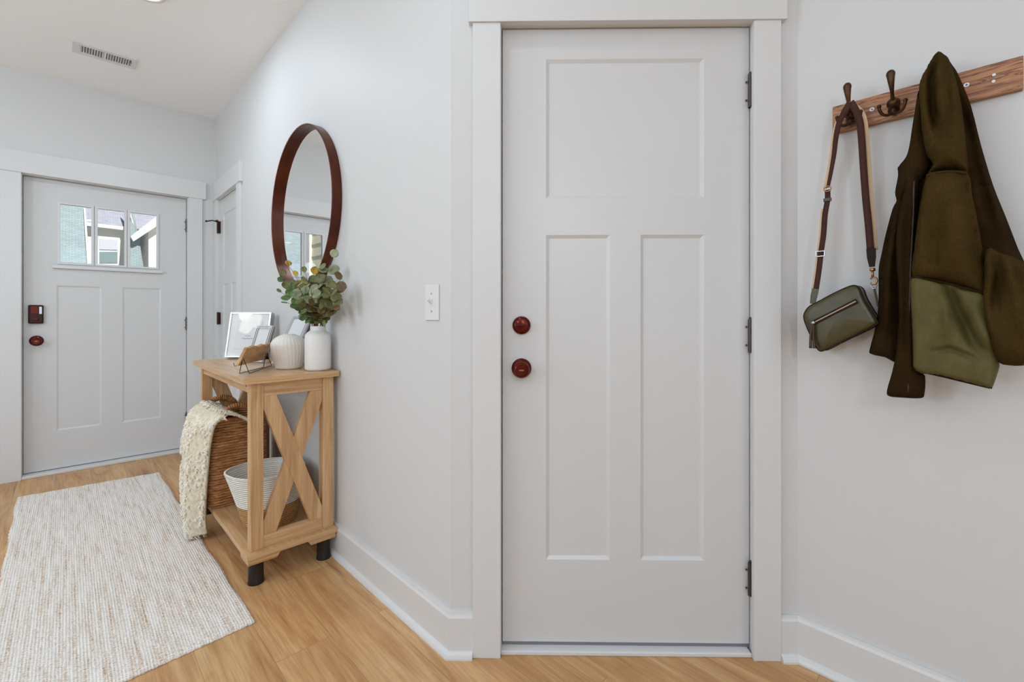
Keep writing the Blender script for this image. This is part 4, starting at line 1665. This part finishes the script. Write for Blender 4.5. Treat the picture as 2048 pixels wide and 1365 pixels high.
jpart('zipper_placket', 'fleece_dark', [(1812, 358), (1836, 356), (1838, 420), (1832, 490), (1828, 560), (1832, 650), (1836, 735), (1850, 752), (1849, 788), (1841, 797), (1806, 796), (1778, 793), (1774, 781), (1784, 745), (1793, 700), (1797, 630), (1795, 560), (1790, 490), (1797, 430), (1808, 380)],
      1.585, 0.030, 0.020, 0.022, wob=0.003, seed=8, folds=[([(1818, 380), (1812, 520), (1812, 700), (1808, 790)], 0.0045, -0.010), ([(1824, 400), (1820, 540), (1822, 700), (1822, 790)], 0.005, 0.008), ([(1803, 420), (1803, 600), (1796, 780)], 0.006, 0.010)])
jpart('hood', 'fleece', [(1880, 106), (1867, 114), (1851, 141), (1840, 164), (1838, 186), (1841, 240), (1846, 280), (1853, 310), (1866, 330), (1853, 350), (1880, 344), (1910, 342), (1935, 346), (1933, 300), (1928, 250), (1921, 200), (1912, 160), (1899, 121), (1891, 111)],
      1.590, 0.052, 0.045, 0.035, wob=0.003, seed=10, folds=[([(1872, 124), (1865, 165), (1866, 215), (1876, 262), (1886, 305)], 0.0075, -0.046), ([(1885, 118), (1897, 165), (1901, 240), (1908, 342)], 0.0045, -0.012), ([(1850, 165), (1851, 230), (1862, 300)], 0.010, 0.016), ([(1882, 150), (1884, 220), (1892, 320)], 0.010, 0.018), ([(1912, 180), (1921, 260), (1926, 335)], 0.006, 0.010)])
jpart('front_panel', 'fleece', [(1853, 352), (1880, 346), (1935, 347), (1944, 390), (1957, 450), (1968, 520), (1976, 592), (1930, 578), (1880, 564), (1823, 555), (1827, 500), (1836, 430)],
      1.572, 0.045, 0.030, 0.035, wob=0.003, seed=12, folds=[([(1928, 350), (1950, 450), (1964, 570)], 0.010, -0.030), ([(1856, 372), (1843, 480), (1840, 550)], 0.010, 0.014), ([(1900, 380), (1905, 470), (1915, 560)], 0.018, 0.014), ([(1872, 470), (1868, 560)], 0.010, -0.010)])
jpart('pocket_panel', 'nylon', [(1822, 553), (1880, 563), (1930, 577), (1975, 590), (1984, 640), (1999, 720), (1994, 750), (1985, 775), (1978, 777), (1930, 765), (1880, 752), (1830, 742), (1825, 700), (1822, 620)],
      1.565, 0.030, 0.030, 0.016, wob=0.004, seed=14, folds=[([(1895, 570), (1912, 615), (1945, 680), (1985, 735)], 0.010, -0.032), ([(1893, 590), (1896, 690)], 0.010, 0.012), ([(1872, 702), (1900, 697), (1940, 712), (1975, 738)], 0.006, -0.016), ([(1940, 600), (1965, 660), (1985, 700)], 0.012, 0.014)])
jpart('sleeve', 'fleece', [(1973, 498), (1968, 530), (1964, 590), (1966, 640), (1978, 690), (1995, 722), (2016, 731), (2060, 724), (2078, 650), (2076, 580), (2056, 535), (2030, 515), (2000, 506), (1985, 498)],
      1.555, 0.048, 0.045, 0.04, wob=0.004, seed=16, folds=[([(1988, 505), (2000, 545), (1992, 600), (1990, 640)], 0.009, -0.034), ([(2002, 512), (2030, 580), (2050, 700)], 0.009, 0.022), ([(1973, 560), (1975, 640), (1995, 710)], 0.008, 0.014), ([(2020, 520), (2046, 600), (2064, 690)], 0.008, -0.018)])


def seam(name, mat, pts, X, r):
    p = catmull([onX(a, b2, X) for a, b2 in pts], 6)
    MB().tube(p, r, 6).build(name, mat, jk, True, world=True)


seam('neck_seam', 'fleece', [(1853, 352), (1868, 347), (1890, 344), (1915, 344), (1935, 347)], 1.545, 0.0035)
seam('pocket_seam', 'fleece_dark', [(1823, 555), (1870, 562), (1920, 574), (1968, 587)], 1.540, 0.0028)
seam('hem_binding', 'fleece_dark', [(1829, 740), (1880, 751), (1930, 763), (1980, 775)], 1.556, 0.0042)
seam('zipper', 'zip', [(1828, 362), (1826, 440), (1821, 540), (1819, 640), (1818, 720), (1816, 785)], 1.557, 0.0022)

# ------------------------------------------------------------------ crossbody bag
bg = thing('crossbody_bag', 'olive leather crossbody bag hanging tilted from the leftmost hook', 'bag', (HX - 0.06, HOOKY[0], 1.70))
BX = 1.602
outl = [(1608, 629), (1618, 614), (1640, 602), (1668, 587), (1694, 575), (1709, 571.5), (1719, 578), (1727, 598), (1742, 623), (1753, 642), (1752, 649), (1721, 665), (1677, 686), (1650, 700), (1639, 702), (1631, 692), (1618, 665), (1609, 643)]
P = [onX(a, b2, BX) for a, b2 in outl]
P = catmull(P, 4, True)
cen = sum(P, Vector()) / len(P)
n = len(P)
vs, fs = [], []
lay = [(0.82, -0.006), (0.94, -0.004), (0.985, 0.0), (1.0, 0.005), (1.005, 0.035), (1.0, 0.062), (0.985, 0.067), (0.9, 0.070)]
for s, dx in lay:
    for p in P:
        q = cen + (p - cen) * s
        vs.append(Vector((BX + dx, q.y, q.z)))
for i in range(len(lay) - 1):
    for k in range(n):
        fs.append((i * n + k, i * n + (k + 1) % n, (i + 1) * n + (k + 1) % n, (i + 1) * n + k))
vs.append(Vector((BX - 0.011, cen.y, cen.z)))
fs += [(len(vs) - 1, (k + 1) % n, k) for k in range(n)]
fs.append([(len(lay) - 1) * n + k for k in range(n)])
MB().add(vs, fs).build('body', 'leather', bg, True, world=True)
pp = MB().tube([Vector((BX + 0.003, (cen + (p - cen) * 1.0).y, (cen + (p - cen) * 1.0).z)) for p in P], 0.0022, 6, True)
pp.tube([Vector((BX + 0.062, p.y, p.z)) for p in P], 0.0022, 6, True)
pp.build('piping', 'leather_dark', bg, True, world=True)
za_, zb_ = onX(1627, 646, BX - 0.010), onX(1712, 603, BX - 0.010)
ax_ = (zb_ - za_).normalized()
pz = Vector((1, 0, 0)).cross(ax_).normalized()
def zbar(hw, x0, x1, ext=0.0):
    a_, b2 = za_ - ax_ * ext, zb_ + ax_ * ext
    pts = [a_ - pz * hw, b2 - pz * hw, b2 + pz * hw, a_ + pz * hw]
    return MB().prism([(x0, p.y, p.z) for p in pts], (x1 - x0, 0, 0))
zo = zbar(0.0065, BX - 0.0125, BX - 0.002, 0.003).build('zipper', 'leather_dark', bg, world=True)
zbar(0.0017, BX - 0.0145, BX - 0.010).build('zipper_teeth', 'zip_teeth', zo, world=True)
tz = za_ + ax_ * 0.001
zp = MB().ball((BX - 0.016, tz.y, tz.z), 0.0055, 6).build('zipper_slider', 'steel', zo, True, world=True)
tp = [onX(1626, 650, BX - 0.018), onX(1624, 670, BX - 0.018), onX(1625, 697, BX - 0.018)]
ta = MB()
for off in (-0.0035, 0.0035):
    pts = [p + Vector((0, off * (0.4 + i * 0.5), 0)) for i, p in enumerate(tp)]
    ta.tube(catmull(pts, 5), [0.002 + 0.0022 * i / 10 for i in range(11)], 6)
ta.build('tassel', 'tassel', bg, True, world=True)


def ribbon(path, half, th_=0.0025, dirv=Vector((0, 1, 0))):
    path = [Vector(p) for p in path]
    mb = MB()
    vs, fs = [], []
    m_ = len(path)
    for i, p in enumerate(path):
        t = (path[min(i + 1, m_ - 1)] - path[max(i - 1, 0)]).normalized()
        d = (dirv - t * dirv.dot(t)).normalized()
        nn_ = t.cross(d).normalized()
        h = half[i] if isinstance(half, (list, tuple)) else half
        for a_, b2 in ((-1, -1), (1, -1), (1, 1), (-1, 1)):
            vs.append(p + d * (h * a_) + nn_ * (th_ * 0.5 * b2))
    for i in range(m_ - 1):
        for k in range(4):
            fs.append((i * 4 + k, i * 4 + (k + 1) % 4, (i + 1) * 4 + (k + 1) % 4, (i + 1) * 4 + k))
    fs.append((3, 2, 1, 0))
    fs.append(((m_ - 1) * 4, (m_ - 1) * 4 + 1, (m_ - 1) * 4 + 2, (m_ - 1) * 4 + 3))
    return mb.add(vs, fs)


SX = 1.628
lft = [(1701, 204, SX), (1690, 222, SX), (1679, 244, SX + .004), (1672, 275, SX + .01), (1668, 310, SX + .015), (1661, 350, SX + .018), (1656, 375, SX + .018)]
rgt = [(1701, 204, SX), (1710, 218, SX), (1719, 242, SX + .004), (1723, 275, SX + .01), (1726, 320, SX + .015), (1731, 390, SX + .018), (1737, 450, SX + .015), (1741, 500, SX + .01)]
lp = catmull([onX(*q) for q in lft], 5)
rp = catmull([onX(*q) for q in rgt], 5)
dL = Vector((0.45, 0.9, 0)).normalized()
st_ = ribbon(lp, [0.009 - 0.005 * i / (len(lp) - 1) for i in range(len(lp))], 0.0028)
r2 = ribbon(rp, 0.0085, 0.0028)
st_.add(r2.v, r2.f)
so = st_.build('strap', 'brown_strap', bg, True, world=True)
# cream edge stripe lies beside the brown webbing, nearer the wall
off = Vector((0.009, -0.0095, 0))
cs_ = ribbon([p + off * min(1, i / 6) for i, p in enumerate(rp)], [0.003 + 0.004 * min(1, i / 8) for i in range(len(rp))], 0.0024)
offl = Vector((0.006, 0.008, 0))
c2_ = ribbon([p + offl * min(1, i / 6) for i, p in enumerate(lp)], [0.003 + 0.002 * min(1, i / 8) for i in range(len(lp))], 0.0024)
cs_.add(c2_.v, c2_.f)
cs_.build('strap_stripe', 'cream_strap', so, True, world=True)
lw = [(1655, 380, SX + .018), (1655, 400, SX + .016), (1650, 430, SX + .012), (1647, 470, SX + .008), (1642, 505, SX + .006), (1638, 540, SX + .004), (1632, 580, SX + .002)]
lwp = catmull([onX(*q) for q in lw], 5)
lo_ = ribbon(lwp, 0.0070, 0.0030).build('strap', 'brown_strap', bg, True, world=True)
ribbon([p + Vector((0.004, 0.0085, 0)) for p in lwp[8:]], 0.0042, 0.0024).build('strap_stripe', 'cream_strap', lo_, True, world=True)
# slider, keeper loop and end tabs
p = onX(1655, 378, SX + .014)
MB().tube([p + Vector((0, 0.009 * math.cos(a), 0.008 * math.sin(a))) for a in [2 * PI * k / 16 for k in range(16)]], 0.0018, 6, True).build('strap_buckle', 'brass', bg, True, world=True)
p = onX(1655, 400, SX + .016)
MB().box(p.x - 0.005, p.x + 0.004, p.y - 0.010, p.y + 0.010, p.z - 0.005, p.z + 0.005).build('strap_keeper', 'leather', bg, world=True, bevel=0.001)
p = onX(1641, 508, SX + .004)
sl = MB()
sl.box(p.x - 0.004, p.x + 0.003, p.y - 0.011, p.y + 0.011, p.z - 0.009, p.z - 0.006).box(p.x - 0.004, p.x + 0.003, p.y - 0.011, p.y + 0.011, p.z + 0.006, p.z + 0.009)
sl.box(p.x - 0.004, p.x + 0.003, p.y - 0.012, p.y - 0.009, p.z - 0.009, p.z + 0.009).box(p.x - 0.004, p.x + 0.003, p.y + 0.009, p.y + 0.012, p.z - 0.009, p.z + 0.009)
sl.build('strap_slider', 'steel', bg, world=True, bevel=0.0008)
ribbon([onX(1631, 578, SX + .001), onX(1628, 592, SX), onX(1625, 608, SX - 0.002)], [0.0085, 0.0085, 0.0065], 0.006).build('strap_tab', 'leather', bg, world=True)
ribbon([onX(1742, 498, SX + .008), onX(1743, 515, SX + .006), onX(1744, 534, SX + .004)], [0.0105, 0.010, 0.006], 0.006).build('strap_tab', 'leather_dark', bg, world=True)
ribbon([onX(1748, 575, 1.632), onX(1752, 592, 1.636), onX(1756, 612, 1.640)], 0.007, 0.004, Vector((1, 0, 0))).build('strap_tab', 'leather', bg, world=True)
cl_ = MB()
p = onX(1745, 540, SX + 0.002)
cl_.lathe([(0.006, p.z - 0.004), (0.007, p.z), (0.006, p.z + 0.005)], (p.x, p.y, 0), 12)
q = onX(1745, 556, SX)
cl_.tube([p, q], 0.003, 8)
ck = onX(1747, 562, SX)
cl_.tube([ck + Vector((0, 0.008 * math.cos(a), 0.010 * math.sin(a))) for a in [0.5 + 1.65 * PI * k / 14 for k in range(15)]], 0.0024, 7)
cl_.build('lobster_clasp', 'brass', bg, True, world=True)
rg = onX(1747.5, 572, SX)
MB().tube([rg + Vector((0.003 * math.sin(a), 0.0065 * math.cos(a), 0.008 * math.sin(a))) for a in [2 * PI * k / 18 for k in range(18)]], 0.0017, 6, True).build('ring', 'steel', bg, True, world=True)

# ------------------------------------------------------------------ dining chandelier (seen in the frame glass)
CHP = [(-1.647, 2.402, 2.0), (-1.421, 2.391, 2.0), (-1.717, 2.20, 2.0), (-1.46, 2.17, 2.0)]
cc = sum((Vector(p) for p in CHP), Vector()) / len(CHP)
ch = thing('chandelier', 'chandelier of white glass shades in the dining room', 'chandelier', (cc.x, cc.y, CZ))
MB().lathe([(0.06, CZ - 0.03), (0.06, CZ - 0.001)], (cc.x, cc.y, 0), 24).tube([(cc.x, cc.y, CZ - 0.03), (cc.x, cc.y, cc.z + 0.2)], 0.008, 8).build('stem', 'bronze_dark', ch, world=True)
for p in CHP:
    MB().tube([(cc.x, cc.y, cc.z + 0.2), ((cc.x + p[0]) / 2, (cc.y + p[1]) / 2, cc.z + 0.22), (p[0], p[1], p[2] + 0.09)], 0.006, 8).build('arm', 'bronze_dark', ch, True, world=True)
    MB().lathe([(0.03, p[2] + 0.08), (0.046, p[2] + 0.065), (0.056, p[2] + 0.02), (0.054, p[2] - 0.045), (0.050, p[2] - 0.07), (0.01, p[2] - 0.065)], (p[0], p[1], 0), 24).build('glass_shade', 'shade', ch, True, world=True)

# ------------------------------------------------------------------ outside
struct(MB().box(-40, 40, 4.9, 70, -0.6, -0.5).build('ground', 'lawn'), 'pale concrete drive outside the front door', 'ground')
HYY = 26.0


def hp(px, py, Y=HYY):
    return onY(px, py, Y)


nh = thing('neighbour_house', 'pale neighbouring house with shingle roofs seen through the door panes', 'house', (3, HYY, -0.5))


def wall_poly(mb, pts, Y, th_):
    return mb.prism([hp(a, b2, Y) for a, b2 in pts], (0, th_, 0))


# dormer / gable wall with the window
wl = MB()
wall_poly(wl, [(176, 448), (262, 458), (262, 640), (168, 640)], HYY, 3.0)
wl.build('wall', 'siding', nh, world=True)
MB().prism([hp(174, 445, HYY - 0.3), hp(262, 455, HYY - 0.3), hp(262, 462, HYY - 0.3), hp(174, 452, HYY - 0.3)], (0, 0.35, 0)).build('fascia', 'siding', nh, world=True)
# upper roof behind fascia, sloping back
a, d_ = hp(150, 446, HYY - 0.3), hp(150, 330, HYY + 4.0)
b2, c_ = Vector((12, a.y, a.z)), Vector((12, d_.y, d_.z))


def slab_poly(pts, th_=0.12):
    nrm = (pts[1] - pts[0]).cross(pts[2] - pts[0]).normalized()
    if nrm.z > 0:
        nrm = -nrm
    return MB().prism(pts, nrm * th_)


def roof(name, mat, pts, parent=nh):
    """slab with its own axes so shingle rows run level"""
    ex = (pts[1] - pts[0])
    nrm = ex.cross(pts[2] - pts[0]).normalized()
    if nrm.z < 0:
        nrm = -nrm
    lvl = Vector((0, 0, 1)).cross(nrm).normalized()
    upv_ = nrm.cross(lvl)
    W4 = Matrix(((lvl.x, upv_.x, nrm.x, pts[0].x), (lvl.y, upv_.y, nrm.y, pts[0].y), (lvl.z, upv_.z, nrm.z, pts[0].z), (0, 0, 0, 1)))
    iv = W4.inverted()
    loc = [iv @ p for p in pts]
    mb = MB().prism(loc, (0, 0, -0.12))
    o = mb.build(name, mat)
    o.parent = parent
    o.matrix_basis = chain(parent).inverted() @ W4
    return o


roof('roof', 'shingle_blue', [a, b2, c_, d_])
# big front roof slope left
r_a, r_b = hp(182, 640, HYY - 4.5), hp(167, 418, HYY - 1.5)
r_c = r_a + (r_b - r_a) * 1.5
roof('roof', 'shingle', [Vector((-11, r_a.y, r_a.z)), r_a, r_c, Vector((-11, r_c.y, r_c.z))])
MB().prism([hp(167, 416, HYY - 1.6), hp(171, 416, HYY - 1.6), hp(187, 640, HYY - 4.6), hp(182, 640, HYY - 4.6)], (0, 0.10, 0)).build('rake_board', 'siding', nh, world=True)
# right dormer: side wall with eave over lower green roof
roof('roof', 'shingle', [hp(255, 640, HYY - 2.2), hp(303, 640, HYY - 2.2), hp(278, 474, HYY - 1.0), hp(255, 380, HYY - 0.5)])
sg_ = MB()
pc = hp(297, 449, HYY - 1.2)
for k in range(22):
    z = pc.z - 0.05 - k * 0.15
    sg_.prism([(pc.x, HYY - 1.05, z), (pc.x - 0.018, HYY - 1.05, z - 0.15), (pc.x, HYY - 1.05, z - 0.15)], (0, 3.4, 0))
sg_.build('lap_siding', 'siding', nh, world=True)
MB().prism([hp(297, 449, HYY - 1.2), hp(430, 358, HYY - 1.2), hp(430, 640, HYY - 1.2), hp(297, 640, HYY - 1.2)], (0, 3.6, 0)).build('wall', 'siding', nh, world=True)
MB().prism([hp(261, 473, HYY - 1.5), hp(430, 343, HYY - 1.5), hp(430, 376, HYY - 1.5), hp(267, 483, HYY - 1.5)], (0, 0.3, 0)).build('eave', 'siding', nh, world=True)
MB().prism([hp(259, 428, HYY - 0.95), hp(261, 428, HYY - 0.95), hp(274, 466, HYY - 0.95), hp(271, 466, HYY - 0.95)], (0, 0.06, 0)).build('valley_flashing', 'siding', nh, world=True)
w0 = MB()
w0.prism([hp(194, 472, HYY - 0.08), hp(240, 476, HYY - 0.08), hp(240, 532, HYY - 0.08), hp(194, 532, HYY - 0.08)], (0, 0.08, 0))
wo = w0.build('window', 'siding', nh, world=True)
MB().prism([hp(199, 477, HYY - 0.11), hp(235, 480, HYY - 0.11), hp(235, 500, HYY - 0.11), hp(199, 499, HYY - 0.11)], (0, 0.04, 0)).build('pane', 'out_pane_reflect', wo, world=True)
MB().prism([hp(199, 504, HYY - 0.11), hp(235, 504, HYY - 0.11), hp(235, 526, HYY - 0.11), hp(199, 526, HYY - 0.11)], (0, 0.04, 0)).build('pane', 'out_pane', wo, world=True)

# porch side wall of this house, seen only in the round mirror
ml = thing('porch_wall', 'cream clapboard porch wall outside the front door, reflected in the round mirror', 'wall', (-0.80, 5.85, -0.5))
sd = MB()
for k in range(34):
    z = -0.5 + k * 0.175
    sd.prism([(-0.80, 4.66, z), (-0.772, 4.66, z), (-0.785, 4.66, z + 0.175), (-0.80, 4.66, z + 0.175)], (0, 2.14, 0))
sd.build('clapboards', 'siding_cream', ml, world=True)
MB().box(-0.88, -0.74, 6.80, 7.04, -0.5, 5.4).build('corner_board', 'siding', ml, world=True)
